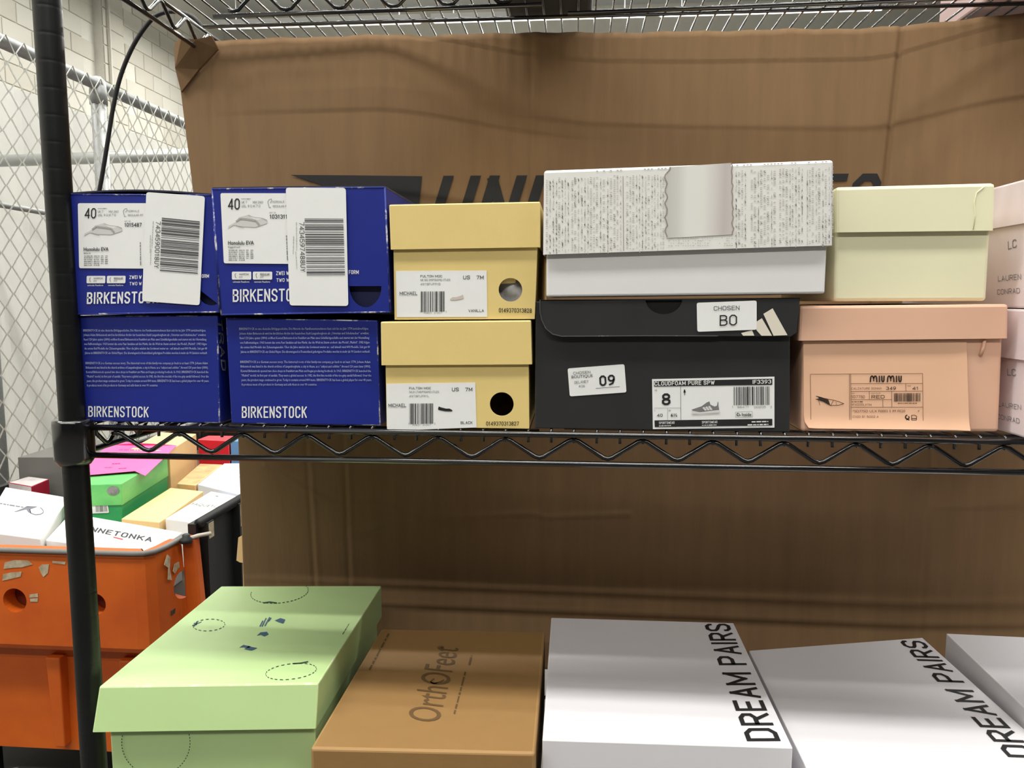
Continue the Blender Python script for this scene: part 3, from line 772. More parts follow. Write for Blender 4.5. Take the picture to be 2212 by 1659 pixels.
# ---- two gold boxes ---------------------------------------------------------------------------------
k5 = cp(810, 420, 3.13)
def circle(cx, cy, rx, ry=None, n=28): return [(cx+rx*math.cos(2*math.pi*i/n), cy+(ry or rx)*math.sin(2*math.pi*i/n)) for i in range(n)]
def flat_shoe(p, x0, y0, x1, y1, fn):
    L, Hh = x1-x0, y1-y0
    pts = [(0, .55), (.05, .2), (.2, .35), (.55, .55), (.8, .55), (1., .8), (.98, 1.), (.5, .98), (.2, .85), (.02, .75)]
    p.poly([(x0+a*L, y0+b*Hh) for a, b in pts], fn)
def gold_box(lid, body, hole, Yl, label, lab, tx, num, shoe, colour):
    Yb = Yl+.0035
    Pl = front_box(lid, Yl, .292); Pb = front_box(body, Yb, .285)
    for p in Pb[:2]+Pb[4:6]: p[2] += .030
    for p in Pb[2:4]+Pb[6:8]: p[2] = max(p[2], DECK)
    t = thing('shoe_box', label, 'shoe box', base_of(Pb), 'gold flats boxes')
    shell_box_with_hole('body', Pb, hole, PY(Yb), [GOLD, GOLDE], t)
    lid_shell('lid', Pl, [GOLD, GOLDE], t)
    pl = PY(Yb)
    lb = sheet('size_label', pl, [k5(*q) for q in lab], LABEL, t, t=.0002, off=.0004)
    p = Print(pl, .0006)
    dx, dy = tx
    p.line('FULTON MOC', 308+dx, 560+dy, 455+dx, 560+dy, 545+dy, .012, k5); p.line('US', 597+dx, 574+dy, 643+dx, 573+dy, 549+dy, .01, k5); p.line('7M', 687+dx, 574+dy, 735+dx, 573+dy, 549+dy, .01, k5)
    p.line('MICHAEL', 168+dx, 680+dy, 287+dx, 679+dy, 657+dy, .004, k5); p.line(colour, (632 if len(colour) > 6 else 656)+dx, 795+dy, 737+dx, 794+dy, 777+dy, .01, k5)
    x0 = 310+dx; p.bars((x0, 656+dy), (x0+160, 655+dy), (x0+160, 792+dy), (x0, 796+dy), 24, k5, 'x', 11+len(colour))
    p.build('lettering', INK, lb)
    p = Print(pl, .0006)
    p.line('NK BIG SM/PYRAMID STUDS' if len(colour) > 6 else 'FAUX LTHR/PYRAMID STUDS', 308+dx, 586+dy, 510+dx, 585+dy, 571+dy, 0, k5)
    p.line('49T8FUFR1B' if len(colour) > 6 else '49T8FUFR1L', 308+dx, 614+dy, 443+dx, 613+dy, 599+dy, 0, k5)
    p.line('MICHAEL KORS', 168+dx, 687+dy, 287+dx, 686+dy, 681+dy, 0, k5)
    p.line('1', 303+dx, 799+dy, 308+dx, 799+dy, 786+dy, 0, k5); p.line('92837', 330+dx, 806+dy, 385+dx, 806+dy, 796+dy, 0, k5); p.line('21907', 400+dx, 806+dy, 455+dx, 806+dy, 796+dy, 0, k5); p.line('3', 478+dx, 799+dy, 484+dx, 799+dy, 786+dy, 0, k5)
    p.build('small_print', INKG, lb)
    p = Print(pl, .0007)
    if shoe == 'beige':
        flat_shoe(p, 600, 668, 508, 715, k5); p.build('shoe_picture', mat('beige_ink', (205, 192, 182), .7), lb)
    else:
        flat_shoe(p, 427, 1424, 524, 1466, k5); p.build('shoe_picture', INK, lb)
    p = Print(pl, .0004); p.line(*num, .006, k5); p.build('number', INK, t)
    return t, Pb
holeU = circle(1102.6, 626, 25.6); holeL = circle(1083.8, 873, 25.8)
t, Pb = gold_box([(840, 442), (1167, 435.5), (1167, 534), (843.5, 539)], [(850, 539), (1163, 536), (1155, 689), (852.5, 690.5)], holeU, -.003,
    'upper gold shoe box with grey tissue behind its round hole', [(142, 518), (755, 515), (760, 828), (148, 830)], (0, 0), ('0149370313828', 838, 797, 1060, 800, 768), 'beige', 'VANILLA')
# tissue paper behind the hole
V, F = [], []
N = 10
cc = hit(PY(.012), (1102.6, 630))
for j in range(N+1):
    for i in range(N+1):
        V.append(cc+np.array([(i/N-.5)*.05, random.uniform(-.003, .003)-.004*math.sin(i*.8+j*.5), (j/N-.5)*.04]))
for j in range(N):
    for i in range(N): F.append((j*(N+1)+i, j*(N+1)+i+1, (j+1)*(N+1)+i+1, (j+1)*(N+1)+i))
mesh_obj('tissue_paper', V, F, mat('grey_tissue', (205, 206, 210), .6), t, smooth=True)
# pushed-in flap still hanging at the top of the hole
v, f = slab([hit(PY(.0015), p)+np.array([0, .004 if i > 1 else .0, 0]) for i, p in enumerate(((1078, 601), (1115, 597), (1113, 611), (1082, 613)))], (0, -1, 0), .001); mesh_obj('hole_flap', v, f, GOLD, t)
gold_box([(822, 695), (1147, 692), (1149, 787), (823.5, 789)], [(833, 790), (1141, 788), (1143, 934), (835.5, 934)], holeL, -.003,
    'lower gold shoe box with an empty black round hole', [(78, 1280), (678, 1272), (687, 1575), (82, 1597)], (-76, 757), ('0149370313827', 752, 1562, 973, 1562, 1535), 'black', 'BLACK')

# ---- black box with three slanted stripes -------------------------------------------------------------
k7 = cp(1150, 630, 3.749)
YB = .002
Pq = front_box([(1157, 651), (1707, 649), (1706, 939), (1155, 936)], YB, .20)
for p in Pq[2:4]+Pq[6:8]: p[2] = max(p[2], DECK)
t = thing('shoe_box', 'black shoe box with white slanted stripes, under the white patterned box', 'shoe box', base_of(Pq))
hexa('body', Pq, [BLACKB, BLACKW], t, .001)
pf_ = PY(-.0045)
notch = [(1434+40*math.cos(a), 645+34*math.sin(a)) for a in [math.pi*i/12 for i in range(13)]][::-1]
flap_px = [k7(62, 66)]+[(x, max(y, 647.4)) for x, y in notch]+[k7(2168, 48), k7(2140, 330), k7(2095, 362), k7(1500, 359), k7(900, 358), k7(235, 362), k7(165, 345), k7(110, 300), k7(76, 230), k7(62, 160)]
q = [hit(pf_, p) for p in flap_px]
tri = [tuple(f) for f in tessellate_polygon([[Vector((p[0], p[1], 0)) for p in flap_px]])]
n_ = len(q); V = q+[p+np.array([0, .0012, 0]) for p in q]
F = tri+[tuple(i+n_ for i in f[::-1]) for f in tri]+[(i, (i+1) % n_, n_+(i+1) % n_, n_+i) for i in range(n_)]
flap = mesh_obj('lid_flap', V, F, [BLACKB], t)
tp = [q[0], q[14]]
P = [q[0]+np.array([0, 0, .0]), hit(pf_, k7(2168, 48)), hit(pf_, k7(2168, 60)), q[0]+np.array([0, 0, -.0015])]
P += [p+np.array([0, .205, 0]) for p in P]
hexa('lid', P, [BLACKB, BLACKW], t, .0004, 1)
v, f = tube([hit(pf_, p, .0004) for p in flap_px[-7:]]+[hit(pf_, flap_px[0], .0004)], .0005, 5); mesh_obj('worn_flap_edge', v, f, worn('black_flap_edge', (70, 70, 70), (190, 186, 178), .35), t)
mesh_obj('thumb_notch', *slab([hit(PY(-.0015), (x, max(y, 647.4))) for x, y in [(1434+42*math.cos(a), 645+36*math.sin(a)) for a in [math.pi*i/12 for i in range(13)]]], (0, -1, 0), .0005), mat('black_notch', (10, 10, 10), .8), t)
p = Print(pf_, .0004)
p.poly([(1870, 180), (1945, 135), (2065, 352), (1952, 357)], k7); p.poly([(1800, 252), (1858, 215), (1940, 357), (1855, 357), (1812, 310)], k7); p.poly([(1690, 335), (1778, 312), (1797, 356), (1706, 357)], k7)
p.build('stripe_emblem', mat('off_white_ink', (226, 218, 202), .6), t)
st = sheet('sticker', pf_, [k7(1330, 90), k7(1815, 72), k7(1815, 308), k7(1335, 325)], LABEL, t, r=.002, t=.0003, off=.0008)
p = Print(pf_, .0012); p.text('CHOSEN', k7(1467, 153), k7(1675, 148), k7(1467, 118), .0); p.text('B0', k7(1515, 277), k7(1655, 272), k7(1515, 190), .0); p.build('lettering', INK, st)
pb_ = PY(YB)
st = sheet('sticker', pb_, [k7(285, 622), k7(745, 587), k7(762, 815), k7(303, 848)], LABEL, t, r=.002, t=.0003, off=.0005)
p = Print(pb_, .0008); p.text('09', k7(545, 765), k7(670, 755), k7(540, 680), .02); p.path([k7(513, 782), k7(707, 768)], .8)
p.text('CHOSEN', k7(333, 672), k7(470, 661), k7(331, 650), .0); p.text('BOUTIQUE', k7(318, 702), k7(490, 690), k7(316, 680), 0); p.build('lettering', INK, st)
p = Print(pb_, .0008); p.text('DELANEY', k7(342, 746), k7(455, 736), k7(340, 724), 0); p.text('4/26', k7(375, 775), k7(425, 771), k7(374, 756), 0); p.build('small_print', INKG, st)
kL = cp(1400, 800, 7.373)
lb = sheet('size_label', pb_, [kL(62, 140), kL(2010, 100), kL(2010, 910), kL(75, 935)], LABEL, t, t=.0003, off=.0005)
p = Print(pb_, .0008)
p.poly([(92, 172), (1975, 132), (1975, 228), (95, 255)], kL); p.poly([(100, 795), (1975, 770), (1975, 875), (105, 900)], kL)
p.stroke((515, 253), (520, 787), 5, kL); p.text('8', kL(218, 553), kL(355, 550), kL(216, 366), .035)
p.text('40', kL(140, 738), kL(230, 736), kL(139, 690), .012); p.text('6½', kL(360, 735), kL(462, 732), kL(359, 686), .012)
p.bars((1360, 262), (1930, 254), (1932, 548), (1362, 554), 30, kL, 'x', 4)
p.text('Inside', kL(1492, 725), kL(1640, 722), kL(1492, 677), .012)
p.path([(1430, 675), (1412, 695), (1415, 718), (1440, 724)], 12, kL); p.path([(1440, 680), (1450, 700), (1448, 722)], 10, kL); p.path([(1458, 705), (1465, 722), (1474, 700)], 6, kL)
p.poly([(578, 298), (588, 310), (598, 350), (586, 352), (584, 395), (576, 395), (574, 352), (560, 350), (570, 310)], kL)
p.build('lettering', INK, lb)
p = Print(pb_, .0008); p.stroke((95, 600), (515, 597), 4, kL); p.stroke((308, 602), (310, 790), 4, kL)
p.path([(1390, 663), (1656, 652), (1658, 738), (1392, 748), (1390, 663)], 4, kL)
for s_, a, b in (('1', 1335, 1352), ('96471', 1418, 1600), ('00205', 1685, 1870), ('3', 1945, 1965)): p.text(s_, kL(a, 602), kL(b, 597), kL(a, 568), 0)
p.line('US', 105, 330, 142, 330, 300, 0, kL); p.line('F', 103, 655, 112, 655, 625, 0, kL); p.line('UK', 320, 650, 360, 650, 622, 0, kL)
p.build('small_print', INKG, lb)
p = Print(pb_, .0011)
p.text('CLOUDFOAM PURE SPW', kL(100, 243), kL(1055, 224), kL(99, 178), .022); p.text('IF3393', kL(1660, 214), kL(1955, 208), kL(1659, 152), .022)
p.text('SPORTSWEAR', kL(172, 855), kL(418, 849), kL(171, 815), .01); p.text('SPORTSWEAR', kL(855, 845), kL(1100, 840), kL(854, 805), .01)
p.greek(172, 882, 365, 876, 16, kL, 3); p.greek(855, 872, 1095, 866, 16, kL, 4); p.greek(1645, 818, 1910, 812, 22, kL, 5); p.greek(1580, 866, 1910, 858, 22, kL, 6)
p.build('white_lettering', INKW, lb)
p = Print(pb_, .0008)
p.poly([(690, 625), (760, 600), (850, 570), (930, 510), (975, 492), (990, 545), (1060, 575), (1095, 560), (1105, 500), (1115, 500), (1120, 580), (1130, 625), (960, 640), (820, 662), (720, 655)], kL)
p.build('sneaker_picture', INKG, lb)
p = Print(pb_, .0011)
for x in (860, 905, 950): p.poly([(x, 595-(x-860)*.2), (x+28, 578-(x-860)*.2), (x+75, 632-(x-860)*.1), (x+42, 642-(x-860)*.1)], kL)
p.poly([(690, 640), (830, 665), (1135, 628), (1150, 672), (700, 695)], kL)
p.build('sneaker_sole_picture', mat('pale_ink', (214, 213, 210), .7), lb)

# ---- white box with a woven-print lid ------------------------------------------------------------------
k6 = cp(1150, 330, 3.253)
YL, YBd = -.012, -.007
Pl = front_box([(1175, 368), (1801, 345), (1799, 530), (1173, 550)], YL, .20)
Pb = front_box([(1180, 552), (1786, 537), (1782, 634), (1180, 641.5)], YBd, .19)
for p in Pb[:2]+Pb[4:6]: p[2] += .055
t = thing('shoe_box', 'large white shoe box with grey woven pattern on its lid', 'shoe box', base_of(Pb))
hexa('body', Pb, [WHITEB, LAVE], t, .002, 3)
lid = lid_shell('lid', Pl, [TWEED, LAVE], t, bev=.0025)
pl = PY(YL)
p = Print(pl, .0004)
def lid_top(x): return 128+(45-128)*(x-82)/(2118-82)
def lid_bot(x): return 712+(648-712)*(x-75)/(2112-75)
r_ = random.Random(3)
for band in ((95, 262), (275, 632), (660, 925), (1425, 1510), (1535, 1700), (1735, 1900), (1925, 2105)):
    x = band[0]
    while x < band[1]:
        w = r_.choice((14, 16, 18, 20)); vert = r_.random() < .35; y = lid_top(x)+52+r_.uniform(0, 12)
        while y < lid_bot(x)-10:
            if r_.random() < .68:
                if vert: p.stroke((x+w/2, y), (x+w/2+r_.uniform(-3, 3), y+r_.choice((10, 14, 22))), 4.5, k6)
                else: p.stroke((x, y+r_.uniform(-3, 3)), (x+w*.75, y+r_.uniform(-3, 3)), 5.5, k6)
                if r_.random() < .18: p.stroke((x, y), (x+w*.7, y+14), 4.5, k6)
            y += 13.5
        x += w+5
x = 955
while x < 1400:
    for yy in (600, 618, 636, 652):
        if r_.random() < (.75 if x < 1260 or x > 1340 else .25): p.stroke((x, yy), (x+r_.choice((6, 12)), yy+r_.uniform(-4, 4)), 5, k6)
    x += 17
x = 400
while x < 2100:
    if r_.random() < .6 and not 930 < x < 1410: p.stroke((x, lid_top(x)+16), (x+14, lid_top(x)+16), 7, k6)
    x += 24
p.build('woven_pattern', mat('woven_grey_ink', (192, 188, 184), .7), lid)
# satin ribbon print: bands of grey across the middle
gm = mat('satin_print', (225, 224, 218), .5); nt = gm.node_tree; b = nt.nodes['Principled BSDF']
tc = nt.nodes.new('ShaderNodeTexCoord'); sx = nt.nodes.new('ShaderNodeSeparateXYZ'); rp = nt.nodes.new('ShaderNodeValToRGB')
nt.links.new(tc.outputs['Generated'], sx.inputs[0]); nt.links.new(sx.outputs['X'], rp.inputs[0]); nt.links.new(rp.outputs[0], b.inputs['Base Color'])
els = rp.color_ramp.elements; els[0].position = 0; els[0].color = (*lin((196, 194, 188)), 1); els[1].position = 1; els[1].color = (*lin((205, 198, 192)), 1)
for ps, cc_ in ((.18, (208, 206, 200)), (.32, (228, 227, 222)), (.55, (228, 227, 220)), (.72, (214, 208, 205)), (.86, (196, 188, 184))):
    e = els.new(ps); e.color = (*lin(cc_), 1)
p = Print(pl, .0005); p.poly([(962, 102), (1395, 72), (1410, 575), (945, 600), (935, 420), (945, 300), (935, 180)], k6); p.build('satin_ribbon_print', gm, lid)
p = Print(pl, .0007)
ln = [(968, 100)]; 
for i in range(1, 26): ln.append((940+9*math.sin(i*1.3)+r_.uniform(-4, 4)+(14 if i < 2 else 0), 100+i*19.6))
p.path(ln, 7, k6); ln = [(1393, 70)]
for i in range(1, 26): ln.append((1404+5*math.sin(i*1.7)+r_.uniform(-3, 3)+(i-12)*.3, 70+i*20.2))
p.path(ln, 7, k6); p.stroke((637, 165), (641, 690), 4, k6)
p.build('torn_edge_print', mat('taupe_ink', (150, 136, 126), .7), lid)

# ---- cream box -----------------------------------------------------------------------------------------
k8 = cp(1690, 380, 2.86)
Pl = front_box([(1806, 404), (2151, 395), (2148, 498), (1806, 502)], .004, .20)
Pb = front_box([(1803, 503), (2139, 499), (2131, 650), (1802, 651)], .009, .19)
for p in Pb[:2]+Pb[4:6]: p[2] += .03
t = thing('shoe_box', 'cream shoe box with a lid, on top of the pink shoe box', 'shoe box', base_of(Pb))
hexa('body', Pb, CREAM, t, .003, 3); lid = lid_shell('lid', Pl, CREAM, t, bev=.003)
v, f = tube([hit(PY(.004), p, .0003) for p in (k8(1245, 68), k8(1200, 105), k8(1185, 170), k8(1192, 240), k8(1178, 330))],   .0004, 5); mesh_obj('crease', v, f, CREAM, lid, smooth=True)
# ---- pink box ------------------------------------------------------------------------------------------
Yp = .008
Pl = front_box([(1728, 661), (2179, 657), (2178, 731), (1725, 736)], Yp-.005, .20)
Pb = front_box([(1733, 738), (2165, 733), (2158, 933), (1731, 933)], Yp, .19)
for p in Pb[:2]+Pb[4:6]: p[2] += .022
for p in Pb[2:4]+Pb[6:8]: p[2] = max(p[2], DECK)
t = thing('shoe_box', 'pink shoe box with a large peeling paper label, under the cream box', 'shoe box', base_of(Pb))
hexa('body', Pb, PINK, t, .003, 3); lid_shell('lid', Pl, PINK, t, bev=.0025)
pl = PY(Yp)
km = cp(1720, 790, 5.53)
pts = [(1735, 737), (2087, 735), (2089, 928), (1746, 924), (1737, 909)]
q = [hit(pl, p_, .0006) for p_ in pts]; q[2] += np.array([0, -.004, 0]); q[3] += np.array([0, -.002, 0])
# grid for a sheet that lifts along its lower and right edges
V, F, N = [], [], 14
for j in range(N+1):
    for i in range(N+1):
        u, w = i/N, j/N
        a = np.array(pts[0])*(1-u)+np.array(pts[1])*u; bb = np.array((1736, 924))*(1-u)+np.array(pts[2])*u; c_ = a*(1-w)+bb*w
        lift = .0007+.0035*max(0, (u-.85)/.15)**2*w+.0022*max(0, (w-.85)/.15)**2
        if i == 0 and j == N: c_ = c_+np.array((9, -1)); 
        if i == 0 and j == N-1: c_ = c_+np.array((1.5, 0))
        V.append(hit(pl, tuple(c_), lift))
for j in range(N):
    for i in range(N): F.append((j*(N+1)+i, (j+1)*(N+1)+i, (j+1)*(N+1)+i+1, j*(N+1)+i+1))
lb = mesh_obj('paper_label', V, F, PINKL, t, smooth=True)
p = Print(pl, .0011)
fr = 5
p.path([(165, 100), (1503, 92), (1510, 680), (172, 683), (165, 100)], fr, km); p.stroke((630, 97), (632, 682), fr, km); p.stroke((646, 97), (650, 682), fr, km)
for a, b_ in (((646, 212), (1503, 210)), ((1303, 211), (1305, 302)), ((647, 305), (1504, 302)), ((868, 305), (869, 403)), ((1135, 303), (1138, 492)), ((648, 404), (1136, 402)), ((1028, 403), (1030, 492)), ((649, 494), (1505, 492))): p.stroke(a, b_, fr, km)
p.line('5D775D', 652, 385, 815, 385, 352, 0, km); p.line('CALZATURE DONNA', 654, 283, 1015, 280, 258, 0, km)
p.line('9FA022OLAT04', 655, 475, 895, 474, 452, 0, km); p.greek(655, 430, 790, 429, 14, km, 4); p.line('REF', 654, 337, 695, 337, 322, 0, km); p.line('COLOUR', 890, 335, 1000, 334, 320, 0, km); p.line('SIZE', 1322, 246, 1365, 246, 232, 0, km)
p.line('*5D775D ULX F0002 S 99 F020', 668, 554, 1295, 552, 527, .0, km); p.line('*', 1448, 560, 1464, 560, 530, .01, km); p.line('C100 S1 5002 A', 668, 620, 978, 619, 594, 0, km); p.greek(1210, 447, 1440, 446, 12, km, 8)
p.build('small_print', mat('brown_ink', (120, 82, 62), .7), lb)
p = Print(pl, .0011)
# heavy rounded brand letters drawn as strokes
def miu(x):
    s = 17
    p.path([(x, 195), (x+4, 135), (x+20, 118), (x+36, 135), (x+40, 150)], s, km); p.path([(x+40, 150), (x+44, 135), (x+60, 118), (x+74, 135), (x+78, 195)], s, km); p.path([(x+39, 140), (x+41, 185)], s*.8, km)
    p.path([(x+108, 118), (x+108, 195)], s, km)
    p.path([(x+136, 118), (x+138, 178), (x+150, 192), (x+162, 178), (x+164, 118)], s, km)
miu(880); miu(1084)
p.line('349', 1068, 288, 1185, 287, 249, .01, km); p.line('41', 1380, 288, 1455, 287, 249, .01, km); p.line('RED', 893, 390, 1050, 389, 350, .012, km)
p.bars((1160, 327), (1475, 325), (1475, 425), (1160, 427), 34, km, 'x', 21)
p.path([(1320, 585), (1300, 600), (1300, 625), (1325, 635), (1345, 650)], 14, km); p.path([(1335, 600), (1345, 620), (1310, 648)], 12, km); p.path([(1372, 590), (1372, 648), (1430, 648), (1432, 600), (1405, 588), (1372, 590)], 7, km); p.path([(1372, 630), (1432, 628)], 8, km)
p.path([(230, 362), (330, 388), (420, 405), (500, 425), (565, 452)], 6, km); p.path([(565, 452), (500, 470), (405, 474), (320, 425), (228, 395)], 6, km); p.poly([(232, 358), (300, 375), (380, 405), (400, 465), (320, 425), (260, 400), (228, 402), (270, 385)], km); p.path([(262, 405), (278, 470)], 4, km); p.path([(405, 474), (440, 415)], 5, km); p.path([(478, 470), (470, 430)], 3, km)
p.build('lettering', INKB, lb)
v, f = tube([hit(pl, k8(1245, 1015), .001), hit(pl, k8(1235, 1060), .0015), hit(pl, k8(1222, 1108), .001)], .0016, 6); mesh_obj('dent_fold', v, f, PINK, t, smooth=True)

# ---- two blush boxes at the right end, turned so their long side faces left ---------------------------
XL = .922
def blush(z0, z1, zl, xo, label, words):
    # body
    def bx(name, xa, ya, za, zb_, fn=hexa, **kw):
        P = [(xa, ya, zb_), (xa+.18, ya, zb_), (xa+.18, ya, za), (xa, ya, za)]
        yb = ya+.29 if name == 'body' else ya+.296
        P += [(p[0], yb, p[2]) for p in P]; return fn(name, [np.array(p) for p in P], BLUSH, t, **kw)
    t = thing('shoe_box', label, 'shoe box', (XL+.09, .1, z0), 'blush boxes at the right end')
    bx('body', XL+xo, -.020, z0, z1-.002, bev=.002)
    bx('lid', XL+xo-.003, -.023, zl, z1, lid_shell, bev=.002)
    pl = PX(XL+xo); p = Print(pl, .0004)
    for w in words: p.text(*w, .0)
    p.build('lettering', INKG, t)
blush(.1235, .2405, .2005, .0, 'upper blush pink shoe box at the right end of the middle shelf',
      [('LC', k8(1397, 456), k8(1450, 441), k8(1395, 405)), ('LAUREN', k8(1335, 652), k8(1478, 641), k8(1334, 618)), ('CONRAD', k8(1330, 734), k8(1470, 725), k8(1329, 702))])
blush(DECK, .1225, .0765, .0, 'lower blush pink shoe box at the right end of the middle shelf',
      [('LC', k8(1393, 1233), k8(1445, 1237), k8(1392, 1190)), ('LAUREN', k8(1335, 1424), k8(1478, 1446), k8(1334, 1394)), ('CONRAD', k8(1330, 1500), k8(1468, 1531), k8(1329, 1470))])

# =====================================================================================================
#  BOXES ON THE BOTTOM SHELF
# =====================================================================================================
BD = BOTZ+DECK
def top_box(quad, z, zb):
    """box from its photographed top face (BL,BR,FR,FL) on height z down to zb; returns front TL,TR,BR,BL + back"""
    bl, br, fr, fl = (p if len(p) == 3 else hit(PZ(z), p) for p in quad)
    dn = np.array([0, 0, zb-z])
    return [fl, fr, fr+dn, fl+dn, bl, br, br+dn, bl+dn]
k9 = cp(180, 1240, 3.253)
# mint box
zt = -.268
Pl = top_box([(478, 1266), (824, 1265), (688, 1476), (214, 1483)], zt, zt-.045)
Pl[3] = Pl[3]+np.array([-.0045, -.009, 0]); Pl[2] = Pl[2]+np.array([-.001, -.009, 0])
t = thing('shoe_box', 'mint green shoe box with dashed circles and a battered lid', 'shoe box', (Pl[0]+Pl[6])/2*np.array([1, 1, 0])+np.array([0, 0, BD]))
ins = .006
c_ = sum(Pl)/8
Pb = top_box([(478, 1266), (824, 1265), (688, 1476), (214, 1483)], zt, BD)
ex = (Pb[1]-Pb[0])/np.linalg.norm(Pb[1]-Pb[0]); ey = (Pb[4]-Pb[0])/np.linalg.norm(Pb[4]-Pb[0])
for i, (a, b_) in enumerate(((1, 1), (-1, 1), (-1, 1), (1, 1), (1, -1), (-1, -1), (-1, -1), (1, -1))): Pb[i] = Pb[i]+ex*ins*a+ey*.004*b_
for i in (0, 1, 4, 5): Pb[i] = Pb[i]-np.array([0, 0, .003])
hexa('body', Pb, [GREEN, GREENE], t, .0012)
lid = lid_shell('lid', Pl, [GREEN, GREENE], t, bev=.0016)
INKT = mat('dark_green_ink', (40, 60, 48), .7); INKN = mat('navy_ink', (52, 84, 112), .7)
pz = PZ(zt)
def dashes(p, c, rx, ry, n, w, fn, a0=0, a1=2*math.pi, duty=.55, tilt=0):
    for i in range(n):
        a = a0+(a1-a0)*i/n; b2 = a+(a1-a0)/n*duty
        f2 = lambda g: (c[0]+rx*math.cos(g)*math.cos(tilt)-ry*math.sin(g)*math.sin(tilt), c[1]+rx*math.cos(g)*math.sin(tilt)+ry*math.sin(g)*math.cos(tilt))
        p.stroke(f2(a), f2(b2), w, fn)
p = Print(pz, .0005)
dashes(p, (882, 360), 113, 41, 18, 4, k9, tilt=-.06); dashes(p, (1378, 130), 203, 75, 26, 4.5, k9, a0=-.35, a1=math.pi+.35, tilt=-.1); dashes(p, (1460, 687), 180, 54, 26, 4.5, k9, tilt=-.12)
p.greek(1822, 425, 1868, 350, 5, k9, 2); p.path([(1265, 205), (1310, 198), (1360, 206)], 8, k9); p.path([(1470, 632), (1530, 628), (1580, 618)], 8, k9)
p.build('dashed_circles', INKT, lid)
p = Print(pz, .0005)
for pts in ([(1345, 328), (1385, 312), (1420, 322), (1405, 350), (1372, 340)], [(1218, 436), (1245, 412), (1290, 408), (1302, 426), (1270, 440), (1245, 428)], [(1130, 530), (1160, 510), (1222, 522), (1180, 540)], [(1095, 520), (1125, 500), (1180, 512), (1160, 522), (1120, 516)]): p.poly(pts, k9)
for i, (a, b_) in enumerate((((1240, 372), (1262, 330)), ((1255, 372), (1285, 312)), ((1275, 368), (1310, 305)), ((1300, 335), (1320, 310)))): p.stroke(a, b_, 8, k9)
p.path([(775, 372), (795, 340), (790, 362), (805, 335)], 5, k9); p.path([(765, 365), (830, 338)], 4, k9)
p.build('hand_drawn_marks', INKN, lid)
pbf = (Pb[0], -np.array([ey[0], ey[1], 0]))
p = Print(pbf, .0006); dashes(p, (512, 1180), 240, 235, 40, 6, k9, a0=-.25, a1=math.pi+.25); p.build('dashed_circle', INKT, t)
# kraft box
zo = -.302
P = top_box([(823.6, 1358), (1177.5, 1364.5), (1156, 1627), (670, 1616)], zo, BD)
t = thing('shoe_box', 'brown kraft shoe box with dark round logo lettering on its top', 'shoe box', (P[0]+P[6])/2*np.array([1, 1, 0])+np.array([0, 0, BD]))
hexa('body', P, [KRAFT, mat('kraft_edge', (162, 126, 78), .65)], t, .003, 3)
ko = cp(650, 1300, 3.687)
p = Print(PZ(zo), .0005)
p.text('Orth', ko(1100, 960), ko(1130, 730), ko(845, 925), -.005) if False else None
O_, U_, V_ = ko(1098, 968), ko(1256, 372), ko(845, 935)
tp_ = Print(PZ(zo), .0005)
tp_.text('OrthOFeet', O_, U_, V_, 0)
tp_.text('®', ko(1130, 372), ko(1135, 352), ko(1090, 372), 0)
tp_.path([ko(1062, 615), ko(1030, 640), ko(1060, 655), ko(1110, 640), ko(1140, 625)], 3)
tp_.greek(*ko(1222, 895), *ko(1310, 560), 5, None, 3); tp_.greek(*ko(1340, 505), *ko(1360, 430), 5, None, 6)
tp_.greek(*ko(545, 545), *ko(700, 255), 5, None, 9)
tp_.build('lettering', mat('faded_brown_ink', (96, 72, 40), .7), t)
# two white boxes with long black lettering and a third one
kd = cp(1150, 1300, 2.083)
def white_box(quad, z, label, name_text, tilt=None, mats=None):
    P = top_box(quad, z, BD)
    if tilt is not None:
        for i, dz in tilt: P[i] = P[i]
    t = thing('shoe_box', label, 'shoe box', (P[0]+P[6])/2*np.array([1, 1, 0])+np.array([0, 0, BD]), 'white boxes on the bottom shelf')
    hexa('body', P, [WHITEBL, LAVE], t, .0012)
    if name_text:
        p = Print(PZ(z), .0005); p.text('DREAM PAIRS', *name_text, .012); p.build('lettering', INK, t)
    return t, P
t, P1 = white_box([(1190.8, 1334), (1584.5, 1345.5), (1712.6, 1615), (1171.6, 1598)], -.300, 'white shoe box with long black lettering, beside the kraft box', (kd(1118, 628), kd(884, 100), kd(966, 629)))
t, P2 = white_box([(1618, 1405), (1992.5, 1377), (2330, 1680), (1772, 1720)], -.318, 'white shoe box with black lettering, set askew between two white boxes', (kd(2290, 706), kd(1757, 178), kd(2142, 700)))
_b, _f = hit(PZ(-.300), (2044, 1368)), hit(PZ(-.300), (2224, 1540)); _d = (_f-_b)/np.linalg.norm(_f-_b); _f = _b+_d*.29; _s = np.array([-_d[1], _d[0], 0])*.225
white_box([_b, _b+_s, _f+_s, _f], -.300, 'white shoe box without lettering, at the right end of the bottom shelf', None)

